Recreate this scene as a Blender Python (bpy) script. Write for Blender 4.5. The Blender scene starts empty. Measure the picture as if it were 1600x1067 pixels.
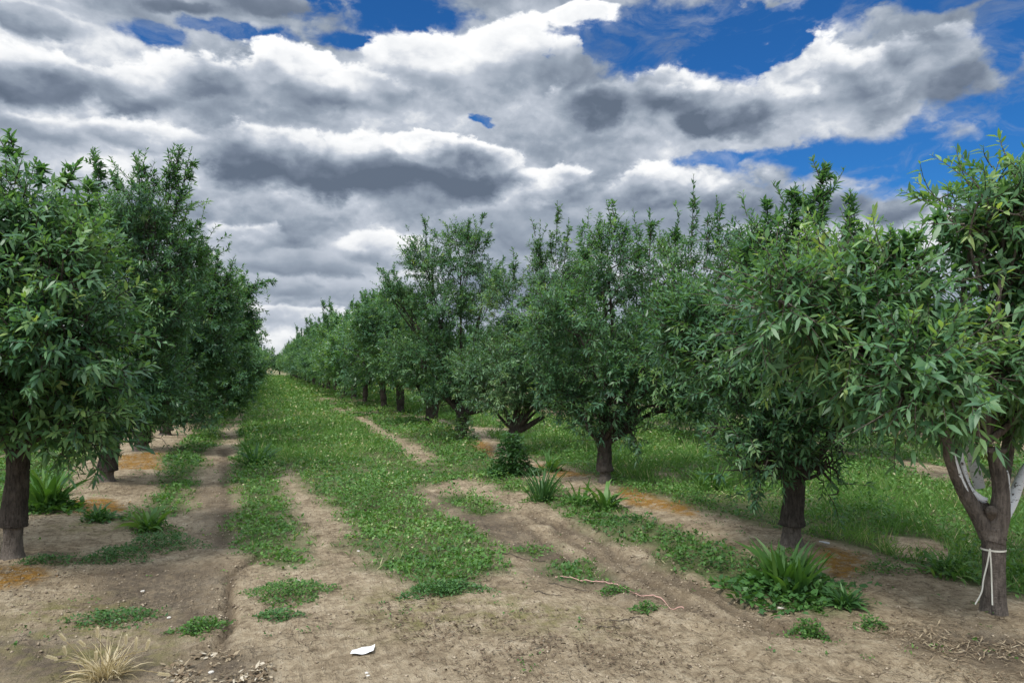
import bpy, math, random
import numpy as np
from mathutils import Vector

R = math.radians
rng = np.random.default_rng(11)
random.seed(11)
scene = bpy.context.scene
C = scene.collection

# ------------------------------------------------------------------ camera
F = 1156.0            # focal length in photo pixels (1600 wide)
CAMH = 1.65
YAW = math.atan(392 / F)      # looks right of the row direction (+Y)
PITCH = math.atan(38.5 / F)
cd = bpy.data.cameras.new('camera'); cam = bpy.data.objects.new('camera', cd); C.objects.link(cam)
cam.location = (0, 0, CAMH)
cam.rotation_euler = (R(90) + PITCH, 0, -YAW)
cd.sensor_width = 36; cd.lens = 36 * F / 1600; cd.clip_start = .05; cd.clip_end = 20000
scene.camera = cam
FW = np.array([math.sin(YAW) * math.cos(PITCH), math.cos(YAW) * math.cos(PITCH), math.sin(PITCH)])
RT = np.array([math.cos(YAW), -math.sin(YAW), 0.])
UP = np.cross(RT, FW)
CP = np.array([0, 0, CAMH])

def ray(px, py): return FW + RT * (px - 800) / F + UP * (533.5 - py) / F
def at(px, py, d): return CP + d * ray(px, py)                 # survey a photo point at a measured distance
def ground_at(px, py):
    r = ray(px, py); return CP + r * (-CAMH / r[2])
def azel(px, py):
    r = ray(px, py); r = r / np.linalg.norm(r)
    return math.atan2(r[0], r[1]), math.asin(r[2])
def depth_of(p): return float(np.dot(np.asarray(p) - CP, FW))

# ------------------------------------------------------------------ light
SUN_EL, SUN_AZ = 56, -128      # azimuth clockwise from +Y
sd = bpy.data.lights.new('sun', 'SUN'); sun = bpy.data.objects.new('sun', sd); C.objects.link(sun)
sd.energy = 2.7; sd.angle = R(12); sd.color = (1, .95, .87)
sv = Vector((math.sin(R(SUN_AZ)) * math.cos(R(SUN_EL)), math.cos(R(SUN_AZ)) * math.cos(R(SUN_EL)), math.sin(R(SUN_EL))))
sun.rotation_euler = sv.to_track_quat('Z', 'Y').to_euler()
scene.view_settings.view_transform = 'Standard'; scene.view_settings.look = 'None'
scene.view_settings.exposure = 0.3; scene.view_settings.gamma = 1
try: scene.view_settings.use_curve_mapping = False
except Exception: pass
scene.render.engine = 'CYCLES'
scene.cycles.max_bounces = 7; scene.cycles.diffuse_bounces = 4; scene.cycles.glossy_bounces = 2
scene.cycles.transmission_bounces = 3; scene.cycles.transparent_max_bounces = 4
scene.cycles.use_denoising = True
try: scene.cycles.denoiser = 'OPENIMAGEDENOISE'; scene.cycles.denoising_prefilter = 'ACCURATE'; scene.cycles.denoising_input_passes = 'RGB_ALBEDO_NORMAL'
except Exception: pass

# ------------------------------------------------------------------ world: nishita blue + cloud decks
class NT:
    def __init__(s, tree): s.t = tree
    def n(s, typ, **kw):
        nd = s.t.nodes.new(typ)
        for k, v in kw.items(): setattr(nd, k, v)
        return nd
    def inp(s, nd, i, v):
        if v is None: return
        if hasattr(v, 'links'): s.t.links.new(v, nd.inputs[i])
        else: nd.inputs[i].default_value = v
    def m(s, op, a, b=None, c=None, clamp=False):
        nd = s.n('ShaderNodeMath', operation=op, use_clamp=clamp)
        s.inp(nd, 0, a); s.inp(nd, 1, b); s.inp(nd, 2, c)
        return nd.outputs[0]
    def v(s, op, a, b=None, out=0):
        nd = s.n('ShaderNodeVectorMath', operation=op)
        s.inp(nd, 0, a); s.inp(nd, 1, b)
        return nd.outputs[out]
    def noise(s, vec, scale, detail=4, rough=.5, dist=0, col=False):
        nd = s.n('ShaderNodeTexNoise'); s.inp(nd, 'Vector', vec)
        nd.inputs['Scale'].default_value = scale; nd.inputs['Detail'].default_value = detail
        nd.inputs['Roughness'].default_value = rough; nd.inputs['Distortion'].default_value = dist
        return nd.outputs['Color' if col else 'Fac']
    def ramp(s, f, stops, interp='LINEAR'):
        nd = s.n('ShaderNodeValToRGB'); s.inp(nd, 0, f); cr = nd.color_ramp; cr.interpolation = interp
        while len(cr.elements) < len(stops): cr.elements.new(.5)
        for e, (p, c) in zip(cr.elements, stops): e.position = p; e.color = (*c, 1) if len(c) == 3 else c
        return nd.outputs[0]
    def mix(s, f, a, b, blend='MIX'):
        nd = s.n('ShaderNodeMix', data_type='RGBA', blend_type=blend)
        s.inp(nd, 0, f); s.inp(nd, 6, a); s.inp(nd, 7, b)
        return nd.outputs[2]
    def rng(s, x, a, b, c=0, d=1, smooth=True):
        nd = s.n('ShaderNodeMapRange', interpolation_type='SMOOTHSTEP' if smooth else 'LINEAR')
        s.inp(nd, 0, x)
        for i, q in enumerate((a, b, c, d)): nd.inputs[i + 1].default_value = q
        return nd.outputs[0]

w = bpy.data.worlds.new('World'); scene.world = w; w.use_nodes = True
nt = w.node_tree; nt.nodes.clear(); N = NT(nt)
tc = N.n('ShaderNodeTexCoord'); dirv = tc.outputs['Generated']
sky = N.n('ShaderNodeTexSky', sky_type='NISHITA', sun_disc=False, sun_elevation=R(SUN_EL), sun_rotation=R(SUN_AZ), altitude=50, air_density=1.0, dust_density=.6, ozone_density=3.0)
sep = N.n('ShaderNodeSeparateXYZ'); nt.links.new(dirv, sep.inputs[0])
dx, dy, dz = sep.outputs
az = N.m('ARCTAN2', dx, dy); el = N.m('ARCSINE', dz)
comb = N.n('ShaderNodeCombineXYZ'); nt.links.new(az, comb.inputs[0]); nt.links.new(el, comb.inputs[1])
stretch = N.v('MULTIPLY', dirv, (1, 1, 1.55))
# low frequency and curly warps so that no outline is a clean curve
w1 = N.v('SUBTRACT', N.noise(stretch, 4.5, 3, .55, 0, True), (.5, .5, .5))
w2 = N.v('SUBTRACT', N.noise(stretch, 16, 5, .62, 0, True), (.5, .5, .5))
warped = N.v('ADD', comb.outputs[0], N.v('ADD', N.v('MULTIPLY', w1, (.10, .04, 0)), N.v('MULTIPLY', w2, (.045, .03, 0))))
def ell(lst, scale=1.):
    """largest (1 - distance) over a set of ellipses in azimuth / elevation"""
    tot = None
    for (px, py, rx, ry) in lst:
        a0, e0 = azel(px, py); a1, _ = azel(px + rx, py); _, e1 = azel(px, py - ry)
        q = N.v('MULTIPLY', N.v('SUBTRACT', warped, (a0, e0, 0)), (1 / max(.004, abs(a1 - a0)), 1 / max(.004, abs(e1 - e0)), 0))
        l = N.m('SUBTRACT', 1, N.v('LENGTH', q, None, 1))
        tot = l if tot is None else N.m('SMOOTH_MAX', tot, l, .25)
    return tot
warpd = N.v('ADD', stretch, N.v('MULTIPLY', w2, (.03, .03, .03)))
def off(vv, o): return vv if o is None else N.v('ADD', vv, o)
big = lambda o=None: N.noise(off(stretch, o), 6.0, 4, .5)
fine = lambda o=None: N.noise(off(warpd, o), 22, 5, .55)
b0, b1 = big(), big((0, 0, .05)); f0, f1 = fine(), fine((0, 0, .012))
vor = N.n('ShaderNodeTexVoronoi', feature='SMOOTH_F1'); nt.links.new(N.v('ADD', warpd, N.v('MULTIPLY', w2, (.05, .05, .05))), vor.inputs['Vector'])
vor.inputs['Scale'].default_value = 17; vor.inputs['Smoothness'].default_value = .7
try: vor.inputs['Detail'].default_value = 3; vor.inputs['Roughness'].default_value = .5
except Exception: pass
bil = N.m('SUBTRACT', .40, vor.outputs['Distance'])
edge = N.m('ADD', N.m('ADD', N.m('MULTIPLY', N.m('SUBTRACT', b0, .5), .9), N.m('MULTIPLY', N.m('SUBTRACT', f0, .5), .7)), N.m('MULTIPLY', bil, .35))
rel = N.m('ADD', N.m('MULTIPLY', N.m('SUBTRACT', b0, b1), 1.3), N.m('MULTIPLY', N.m('SUBTRACT', f0, f1), 1.6))
ew = N.n('ShaderNodeSeparateXYZ'); nt.links.new(warped, ew.inputs[0]); ew = ew.outputs[1]
HOLES = [(238, 50, 38, 14), (385, 50, 52, 9), (600, 14, 76, 28), (545, 62, 34, 10), (985, 62, 95, 30), (1090, 50, 130, 40), (1210, 40, 110, 32), (1330, 4, 90, 18), (1595, 50, 36, 44), (1500, -4, 60, 14),
         (1400, 238, 150, 26), (1560, 230, 120, 60), (1260, 246, 90, 13), (1130, 248, 60, 9), (1500, 274, 150, 28), (1650, 270, 90, 70), (762, 188, 7, 5), (1180, 90, 70, 22)]
hole = N.m('ADD', ell(HOLES), N.m('MULTIPLY', N.m('ADD', edge, N.m('MULTIPLY', N.m('SUBTRACT', f0, .5), .7)), -1.9))
# deck behind everything
shade = N.m('ADD', .56, N.m('ADD', N.m('MULTIPLY', N.m('SUBTRACT', b0, .5), 1.2), N.m('MULTIPLY', rel, .35)))
cov = N.rng(hole, -.55, .50, 1, 0)
LAYERS = [  # ellipses, y top, y bottom, brightness top, brightness bottom, billow strength
 ([(440, 500, 170, 18), (560, 495, 120, 14)], 478, 522, .72, .52, -.6),
 ([(450, 455, 150, 30), (550, 440, 90, 26)], 425, 490, .55, .34, -.6),
 ([(470, 410, 150, 34)], 375, 450, .60, .30, -.3),
 ([(390, 370, 100, 34), (600, 385, 90, 34)], 330, 425, .84, .36, .3),
 ([(860, 360, 130, 50), (760, 340, 110, 30), (980, 360, 110, 40)], 310, 410, .50, .42, .3),
 ([(860, 300, 100, 52), (1010, 300, 140, 50), (1170, 315, 130, 48), (1290, 325, 110, 42), (1400, 330, 70, 26)], 240, 370, .88, .36, .9),
 ([(1345, 245, 16, 18)], 225, 262, .62, .45, .5),
 ([(400, 250, 115, 68), (560, 262, 180, 66), (725, 278, 115, 50)], 178, 292, .90, .05, .45),
 ([(670, 232, 66, 34), (745, 245, 70, 40)], 195, 320, .95, .10, 1.),
 ([(200, 215, 150, 26), (60, 205, 110, 30)], 180, 250, .85, .50, .4),
 ([(60, 125, 150, 66), (190, 140, 120, 50)], 50, 185, .80, .10, .5),
 ([(330, 120, 120, 56), (450, 110, 120, 62), (560, 140, 150, 50)], 70, 190, .86, .18, .5),
 ([(660, 90, 150, 66), (790, 80, 110, 74), (870, 110, 70, 70), (900, 25, 60, 30)], 10, 215, .90, .30, .4),
 ([(1030, 140, 100, 62), (935, 165, 90, 52), (1090, 190, 70, 36)], 80, 222, .98, .08, 1.),
 ([(1240, 120, 110, 82), (1380, 130, 120, 76), (1500, 130, 90, 52), (1150, 180, 90, 44)], 36, 240, .90, .30, .9),
 ([(1420, 85, 60, 44), (1500, 60, 60, 34)], 20, 160, .88, .18, .7),
 ([(430, 8, 140, 34), (300, 5, 90, 22)], -30, 50, .5, .20, .3),
 ([(1190, 0, 80, 20), (1390, -4, 60, 18)], -20, 25, .6, .45, .3),
 ([(40, 20, 120, 30)], -10, 55, .6, .25, .3),
]
for els, yt, yb, T_, B_, bl in LAYERS:
    Dl = N.m('ADD', ell(els), edge)
    et, eb = azel(els[0][0], yt)[1], azel(els[0][0], yb)[1]
    tt = N.rng(ew, eb, et, 0, 1, False)
    soft = N.m('MULTIPLY_ADD', tt, -.26 - .12 * bl, .54 + .06 * bl)               # crisp tops, soft bases
    al = N.m('DIVIDE', N.m('ADD', Dl, .08), soft, None, True); al = N.rng(al, 0, 1)
    tn = N.m('ADD', tt, N.m('ADD', N.m('MULTIPLY', N.m('SUBTRACT', b0, .5), .75), N.m('MULTIPLY', N.m('SUBTRACT', b0, b1), .8)))
    sh = N.m('ADD', N.rng(tn, .15, .85, B_ - .06, T_ + .04), N.m('MULTIPLY', N.m('ADD', N.m('MULTIPLY', rel, .6), N.m('MULTIPLY', bil, .6)), .12 + .45 * bl))
    rim = N.m('MULTIPLY', N.rng(Dl, .0, .42, .30 * min(1, max(.12, bl + .4)), 0), tt); sh = N.m('ADD', sh, rim)
    shade = N.m('ADD', N.m('MULTIPLY', shade, N.m('SUBTRACT', 1, al)), N.m('MULTIPLY', sh, al))
    cov = N.m('MAXIMUM', cov, N.m('MULTIPLY', al, N.rng(hole, .0, .55, 1, 0)))
alpha = cov
ccol = N.ramp(N.m('ADD', shade, 0, None, True), [(0, (.105, .135, .185)), (.2, (.155, .19, .25)), (.42, (.26, .305, .37)), (.64, (.44, .48, .545)), (.80, (.72, .735, .755)), (1, (.90, .90, .895))])
# clouds glow more strongly towards the veiled sun, high overhead and behind the viewer
sunfac = N.rng(N.v('DOT_PRODUCT', dirv, tuple(sv), 1), .1, 1.0, 1, 2.2)
hi = N.rng(dz, .48, .85, 0, .6)
ccol = N.mix(1.0, ccol, N.n('ShaderNodeCombineXYZ').outputs[0], 'MULTIPLY') if False else ccol
cgain = N.m('MULTIPLY', N.m('ADD', hi, 1.0), sunfac)
cscale = N.v('SCALE', ccol); cscale.node.inputs[3].default_value = 1; nt.links.new(cgain, cscale.node.inputs[3])
bsky = N.v('MULTIPLY', sky.outputs[0], (.015, .050, .088))
bot = N.rng(el, .0, .05, 1, 0)
wisp = N.m('MULTIPLY', N.rng(N.noise(N.v('MULTIPLY', warpd, (1, 1, 1.6)), 9, 6, .62, .8), .48, .72), .42)
alpha = N.m('MAXIMUM', alpha, wisp)
final = N.mix(alpha, bsky, cscale)
final = N.mix(N.m('MULTIPLY', bot, .75), final, (.62, .645, .66, 1))
bg = N.n('ShaderNodeBackground'); nt.links.new(final, bg.inputs[0]); bg.inputs[1].default_value = 1.0
wo = N.n('ShaderNodeOutputWorld'); nt.links.new(bg.outputs[0], wo.inputs[0])
w.cycles.sampling_method = 'MANUAL'; w.cycles.sample_map_resolution = 512

# ------------------------------------------------------------------ helpers
def tag(o, label=None, cat=None, group=None, kind=None):
    if label: o['label'] = label
    if cat: o['category'] = cat
    if group: o['group'] = group
    if kind: o['kind'] = kind
    return o
def link(name, me, mat, parent=None, loc=(0, 0, 0)):
    o = bpy.data.objects.new(name, me); C.objects.link(o)
    if mat and not me.materials: me.materials.append(mat)
    o.location = loc
    if parent: o.parent = parent
    return o
def empty(name, loc=(0, 0, 0)):
    o = bpy.data.objects.new(name, None); C.objects.link(o); o.location = loc; o.empty_display_size = .2
    return o
def build(name, V, faces, tint=None, smooth=False, attrs=None):
    """V (n,3); faces: list of int arrays (m,k); tint: per-face float array in the same order"""
    me = bpy.data.meshes.new(name)
    V = np.ascontiguousarray(V, dtype=np.float32)
    me.vertices.add(len(V)); me.vertices.foreach_set('co', V.ravel())
    loops = np.concatenate([f.ravel() for f in faces]).astype(np.int32)
    tot = np.concatenate([np.full(len(f), f.shape[1]) for f in faces]).astype(np.int32)
    st = np.concatenate([[0], np.cumsum(tot)[:-1]]).astype(np.int32)
    me.loops.add(len(loops)); me.loops.foreach_set('vertex_index', loops)
    me.polygons.add(len(tot)); me.polygons.foreach_set('loop_start', st)
    if smooth: me.polygons.foreach_set('use_smooth', np.ones(len(tot), dtype=bool))
    if tint is not None:
        a = me.attributes.new('tint', 'FLOAT', 'FACE'); a.data.foreach_set('value', np.ascontiguousarray(tint, dtype=np.float32))
    for k, val in (attrs or {}).items():
        a = me.attributes.new(k, 'FLOAT', 'POINT'); a.data.foreach_set('value', np.ascontiguousarray(val, dtype=np.float32))
    me.update(calc_edges=True); me.validate(verbose=False)
    return me
def nrm(a): return a / (np.linalg.norm(a, axis=-1, keepdims=True) + 1e-9)

def _h(xi, yi, seed):
    h = (xi * 374761393 + yi * 668265263 + seed * 974634777) & 0xffffffff
    h = ((h ^ (h >> 13)) * 1274126177) & 0xffffffff
    return ((h ^ (h >> 16)) & 0xffff) / 65535.0
def vnoise(x, y, seed=0):
    xi = np.floor(x).astype(np.int64); yi = np.floor(y).astype(np.int64)
    fx = x - xi; fy = y - yi; fx = fx * fx * (3 - 2 * fx); fy = fy * fy * (3 - 2 * fy)
    a = _h(xi, yi, seed); b = _h(xi + 1, yi, seed); c = _h(xi, yi + 1, seed); d = _h(xi + 1, yi + 1, seed)
    return (a * (1 - fx) + b * fx) * (1 - fy) + (c * (1 - fx) + d * fx) * fy
def fbm(x, y, oct=4, seed=0, rough=.5):
    s = 0; a = 1; t = 0
    for k in range(oct):
        s = s + a * vnoise(x * 2 ** k + 17.3 * k, y * 2 ** k - 9.1 * k, seed + k); t += a; a *= rough
    return s / t
def sstep(a, b, x):
    t = np.clip((x - a) / (b - a), 0, 1); return t * t * (3 - 2 * t)

def leaves(P, D, U, L, W, droop, long=False):
    """one leaf per row: P base, D direction, U rough face normal"""
    n = len(P); D = nrm(D); S = nrm(np.cross(D, U)); Nn = np.cross(S, D)
    L = np.broadcast_to(L, (n,))[:, None]; W = np.broadcast_to(W, (n,))[:, None]; dr = np.broadcast_to(droop, (n,))[:, None]
    Z = np.array([0, 0, 1.])
    if long:
        b = P
        c1 = P + D * L * .32 + Nn * L * .03 - Z * L * dr * .10; c2 = P + D * L * .66 - Z * L * dr * .42; t = P + D * L * .97 - Z * L * dr * .9
        V = np.stack([b, c1 + S * W * .46, c1 - S * W * .46, c2 + S * W * .36, c2 - S * W * .36, t], 1).reshape(-1, 3)
        i = np.arange(n)[:, None] * 6
        f3 = np.concatenate([i + [0, 1, 2], i + [3, 5, 4]]); f4 = i + [1, 3, 4, 2]
        return V, [f3, f4], [np.arange(n), np.arange(n), np.arange(n)]
    c = P + D * L * .45 - Z * L * dr * .18 + Nn * W * .0
    t = P + D * L - Z * L * dr * .8
    V = np.stack([P, c + S * W * .5 + Nn * W * .12, t, c - S * W * .5 + Nn * W * .12], 1).reshape(-1, 3)
    i = np.arange(n)[:, None] * 4
    return V, [i + [0, 1, 2, 3]], [np.arange(n)]
def merge(parts):
    """parts: list of (V, faces, tint per face)"""
    Vs = []; fs = {}; ts = {}; o = 0
    for V, faces, tints in parts:
        Vs.append(V)
        for f, t in zip(faces, tints):
            fs.setdefault(f.shape[1], []).append(f + o); ts.setdefault(f.shape[1], []).append(t)
        o += len(V)
    ks = sorted(fs)
    return np.concatenate(Vs), [np.concatenate(fs[k]) for k in ks], np.concatenate([np.concatenate(ts[k]) for k in ks])
def leaf_part(P, D, U, L, W, droop, tint, long=False):
    V, f, idx = leaves(P, D, U, L, W, droop, long)
    if long: tints = [np.concatenate([tint, tint]), tint]
    else: tints = [tint]
    return V, f, tints
def tubes(P, Rr, sides=5, rough=0., seed=0, cap=True, flute=0.):
    """P (n,k,3) polylines, Rr (n,k) radii"""
    P = np.asarray(P, float); Rr = np.asarray(Rr, float)
    n, k, _ = P.shape
    T = nrm(np.gradient(P, axis=1))
    t0 = nrm(P[:, -1] - P[:, 0]); ref = np.where(np.abs(t0[:, 2:3]) < .8, np.array([[0, 0, 1.]]), np.array([[1., 0, 0]]))
    A = nrm(np.cross(T, ref[:, None, :])); B = np.cross(T, A)
    an = np.arange(sides) / sides * 2 * np.pi
    r = Rr[:, :, None] * np.ones(sides)
    if rough:
        g = np.random.default_rng(seed)
        ph = g.random(8) * 6.28
        zz = np.arange(k)[None, :, None] / max(1, k - 1)
        bump = sum(np.sin(an[None, None, :] * (m + 2) + ph[m] + zz * (3 + 2 * m) * (1 if m % 2 else -1)) / (m + 1.5) for m in range(5))
        r = r * (1 + rough * (bump + .8 * (g.random((n, k, sides)) - .5)))
    V = P[:, :, None, :] + r[..., None] * (np.cos(an)[None, None, :, None] * A[:, :, None, :] + np.sin(an)[None, None, :, None] * B[:, :, None, :])
    V = V.reshape(-1, 3)
    b = (np.arange(n)[:, None, None] * k + np.arange(k - 1)[None, :, None]) * sides
    j = np.arange(sides)[None, None, :]; j2 = (j + 1) % sides
    q = np.stack([b + j, b + j2, b + sides + j2, b + sides + j], -1).reshape(-1, 4)
    faces = [q]
    if cap:
        top = (np.arange(n)[:, None] * k + (k - 1)) * sides + np.arange(sides)[None, :]
        faces.append(top)
    return V, faces, [np.zeros(len(f)) for f in faces]
def smooth_line(pts, k):
    pts = np.asarray(pts, float); m = len(pts)
    t = np.linspace(0, m - 1, k); out = []
    for x in t:
        i = min(int(x), m - 2); u = x - i
        p0 = pts[max(i - 1, 0)]; p1 = pts[i]; p2 = pts[i + 1]; p3 = pts[min(i + 2, m - 1)]
        out.append(.5 * (2 * p1 + (p2 - p0) * u + (2 * p0 - 5 * p1 + 4 * p2 - p3) * u * u + (-p0 + 3 * p1 - 3 * p2 + p3) * u ** 3))
    return np.array(out)

# ------------------------------------------------------------------ materials
def mat(name):
    m = bpy.data.materials.new(name); m.use_nodes = True; m.node_tree.nodes.clear(); return m, NT(m.node_tree)
def finish(m, N, sh):
    o = N.n('ShaderNodeOutputMaterial'); m.node_tree.links.new(sh, o.inputs[0]); return m
def pbsdf(N, col, rough=.6, spec=.5, bump=None):
    p = N.n('ShaderNodeBsdfPrincipled'); N.inp(p, 'Base Color', col); N.inp(p, 'Roughness', rough); p.inputs['Specular IOR Level'].default_value = spec
    if bump is not None: N.t.links.new(bump, p.inputs['Normal'])
    return p.outputs[0]
def bump(N, h, dist, strength=1.):
    b = N.n('ShaderNodeBump'); b.inputs['Strength'].default_value = strength; b.inputs['Distance'].default_value = dist
    N.t.links.new(h, b.inputs['Height']); return b.outputs[0]
def leaf_mat(name, stops, rough=.5, trans=.28, spec=.5, tmul=(1.5, 1.5, .5)):
    m, N = mat(name)
    a = N.n('ShaderNodeAttribute', attribute_name='tint')
    col = N.ramp(a.outputs['Fac'], stops)
    p = pbsdf(N, col, rough, spec)
    t = N.n('ShaderNodeBsdfTranslucent'); N.inp(t, 0, N.v('MULTIPLY', col, tmul))
    mx = N.n('ShaderNodeMixShader'); mx.inputs[0].default_value = trans
    N.t.links.new(p, mx.inputs[1]); N.t.links.new(t.outputs[0], mx.inputs[2])
    return finish(m, N, mx.outputs[0])
M = {}
M['leaf'] = leaf_mat('almond_leaf', rough=.42, trans=.38, stops= [(0, (.042, .110, .066)), (.3, (.074, .175, .092)), (.55, (.125, .250, .115)), (.8, (.205, .34, .135)), (1, (.32, .42, .15))])
M['leaf_mid'] = leaf_mat('almond_leaf_soft', [(0, (.040, .098, .060)), (.3, (.070, .160, .085)), (.6, (.125, .24, .12)), (1, (.27, .38, .16))], .42, .3)
M['leaf_pale'] = leaf_mat('pale_leaf', [(0, (.04, .095, .05)), (.4, (.07, .15, .07)), (.8, (.12, .22, .09)), (1, (.24, .33, .11))])
M['herb'] = leaf_mat('herb', [(0, (.034, .085, .030)), (.35, (.066, .160, .040)), (.7, (.115, .245, .052)), (.92, (.22, .34, .11)), (1, (.48, .46, .27))], .55, .3, .35)
M['herb_dark'] = leaf_mat('herb_dark', [(0, (.035, .095, .032)), (.5, (.065, .165, .045)), (1, (.13, .26, .06))], .5, .25, .4)
M['blade'] = leaf_mat('blade', [(0, (.045, .115, .03)), (.6, (.085, .20, .045)), (1, (.18, .30, .08))], .5, .3, .4)
M['straw'] = leaf_mat('straw', [(0, (.34, .27, .14)), (.6, (.52, .43, .25)), (1, (.68, .60, .42))], .7, .3, .2, (1, 1, .8))
M['litter'] = leaf_mat('litter', [(0, (.07, .05, .035)), (.5, (.17, .125, .08)), (.85, (.33, .27, .18)), (1, (.5, .45, .36))], .85, .05, .2, (1, 1, .8))
def bark(name, dark, light, sc=1.):
    m, N = mat(name); t = N.n('ShaderNodeTexCoord').outputs['Object']
    st = N.v('MULTIPLY', t, (1, 1, .22))
    f = N.noise(st, 55 * sc, 6, .65, .6); g = N.noise(t, 9 * sc, 4, .6); hh = N.noise(N.v('MULTIPLY', t, (1, 1, 2.5)), 40, 3, .5)
    k = N.m('ADD', N.m('MULTIPLY', f, .7), N.m('MULTIPLY', g, .35))
    col = N.ramp(k, [(.36, dark), (.52, tuple((a + b) / 2 for a, b in zip(dark, light))), (.68, light)])
    col = N.mix(N.rng(g, .55, .75, 0, .35), col, (light[0] * 1.15, light[1] * 1.2, light[2] * 1.15, 1))
    return finish(m, N, pbsdf(N, col, .9, .2, bump(N, N.m('ADD', f, N.m('MULTIPLY', hh, .4)), .022, 1.)))
M['bark'] = bark('bark', (.020, .017, .015), (.115, .096, .082))
M['bark_pale'] = bark('bark_pale', (.075, .062, .052), (.21, .18, .155))
M['bark_grey'] = bark('bark_grey', (.05, .042, .036), (.215, .182, .155))
def plain(name, col, rough=.7, var=.25, sc=30, spec=.3):
    m, N = mat(name); t = N.n('ShaderNodeTexCoord').outputs['Object']; f = N.noise(t, sc, 5, .6)
    c = N.mix(f, tuple(x * (1 - var) for x in col) + (1,), tuple(min(1, x * (1 + var)) for x in col) + (1,))
    return finish(m, N, pbsdf(N, c, rough, spec, bump(N, f, .003, .5)))
M['white'] = plain('whitewash', (.66, .68, .70), .8, .12)
def whitewash():
    m, N = mat('worn_whitewash'); t = N.n('ShaderNodeTexCoord').outputs['Object']
    f = N.noise(N.v('MULTIPLY', t, (1, 1, 2.2)), 26, 5, .65, .5); g = N.noise(t, 70, 4, .6)
    c = N.mix(N.rng(f, .56, .64), N.mix(g, (.66, .68, .70, 1), (.86, .87, .88, 1)), (.09, .075, .065, 1))
    return finish(m, N, pbsdf(N, c, .85, .2, bump(N, f, .006, .7)))
M['wash'] = whitewash()
M['tie'] = plain('tie', (.62, .61, .53), .6, .06)
M['paper'] = plain('paper', (.82, .82, .82), .6, .04, 60)
M['pink'] = plain('pink_string', (.60, .36, .31), .6, .25, 60)
M['hull'] = plain('hull', (.30, .33, .20), .8, .25, 60)
M['pebble'] = plain('pebble', (.55, .52, .47), .85, .3, 20)

# ------------------------------------------------------------------ ground layout (surveyed photo outlines, laid on the ground)
def poly_world(pts): return np.array([ground_at(*p)[:2] for p in pts])
GRASS = [
 [(418, 588), (440, 592), (480, 612), (530, 645), (580, 672), (640, 715), (690, 728), (720, 745), (650, 762), (642, 775), (700, 802), (755, 845), (800, 895), (745, 905), (700, 932), (645, 925),
  (600, 902), (556, 896), (585, 876), (530, 856), (556, 836), (530, 808), (500, 782), (464, 748), (452, 730), (449, 700), (430, 640), (418, 600)],
 [(412, 592), (425, 640), (448, 700), (446, 728), (436, 745), (450, 782), (460, 812), (490, 888), (430, 890), (378, 862), (386, 832), (352, 830), (370, 782), (358, 740), (372, 700), (372, 660), (385, 620), (402, 592)],
 [(330, 640), (350, 650), (345, 690), (325, 700), (300, 755), (298, 792), (205, 830), (195, 812), (250, 770), (250, 720), (290, 690), (320, 660)],
 [(0, 715), (105, 700), (100, 805), (45, 808), (0, 830), (-300, 900), (-300, 760)],
 [(560, 645), (640, 655), (700, 668), (760, 712), (790, 745), (870, 768), (940, 792), (1000, 812), (1090, 842), (1180, 870), (1230, 868), (1290, 915), (1352, 948), (1270, 958), (1195, 945), (1150, 918),
  (1035, 888), (1008, 858), (955, 842), (885, 800), (830, 772), (780, 762), (740, 748), (650, 745), (690, 712), (640, 690), (600, 672)],
 [(850, 878), (910, 872), (948, 895), (930, 912), (880, 905)],
 [(700, 765), (760, 780), (795, 798), (745, 802), (700, 785)],
 [(785, 852), (845, 848), (852, 858), (800, 864)],
 [(860, 660), (1020, 665), (1150, 690), (1350, 705), (1440, 745), (1700, 800), (2200, 900), (2200, 1100), (1700, 960), (1600, 938), (1530, 920), (1400, 890), (1345, 868), (1290, 855), (1200, 832),
  (1100, 806), (1000, 775), (955, 765), (900, 742), (840, 722), (800, 700), (760, 680)],
]
BARE = [
 [(1370, 838), (1440, 842), (1510, 868), (1490, 884), (1400, 868)],
 [(1020, 738), (1070, 745), (1075, 762), (1030, 758)],
 [(1300, 868), (1350, 872), (1400, 900), (1340, 920), (1290, 905)],
]
ORANGE = [
 [(-200, 900), (60, 895), (75, 905), (30, 925), (-200, 945)],
 [(180, 715), (250, 712), (255, 735), (185, 740)],
 [(100, 790), (180, 785), (200, 805), (110, 812)],
 [(1280, 868), (1345, 872), (1368, 900), (1330, 915), (1285, 905)],
 [(965, 768), (1010, 775), (1080, 800), (1095, 822), (1010, 802), (960, 784)],
 [(835, 728), (900, 742), (925, 752), (870, 750)],
 [(680, 670), (712, 672), (715, 690), (682, 686)],
 [(740, 688), (775, 700), (765, 715), (735, 700)],
]
DAMP = [
 [(640, 762), (720, 775), (790, 800), (850, 850), (960, 900), (1080, 955), (950, 930), (830, 890), (770, 850), (700, 800)],
 [(150, 890), (340, 880), (350, 960), (300, 1000), (160, 960)],
 [(0, 985), (250, 1010), (300, 1067), (0, 1067)],
 [(330, 1020), (410, 1035), (400, 1080), (280, 1080)],
 [(1360, 990), (1500, 985), (1620, 1010), (1620, 1060), (1480, 1040)],
 [(320, 760), (350, 760), (350, 860), (320, 860)],
]
MOSS = [[(560, 920), (720, 930), (900, 940), (1000, 1000), (760, 980), (600, 1000)], [(0, 960), (150, 930), (260, 960), (230, 1050), (0, 1067)], [(110, 805), (230, 790), (220, 830), (110, 840)]]
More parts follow.
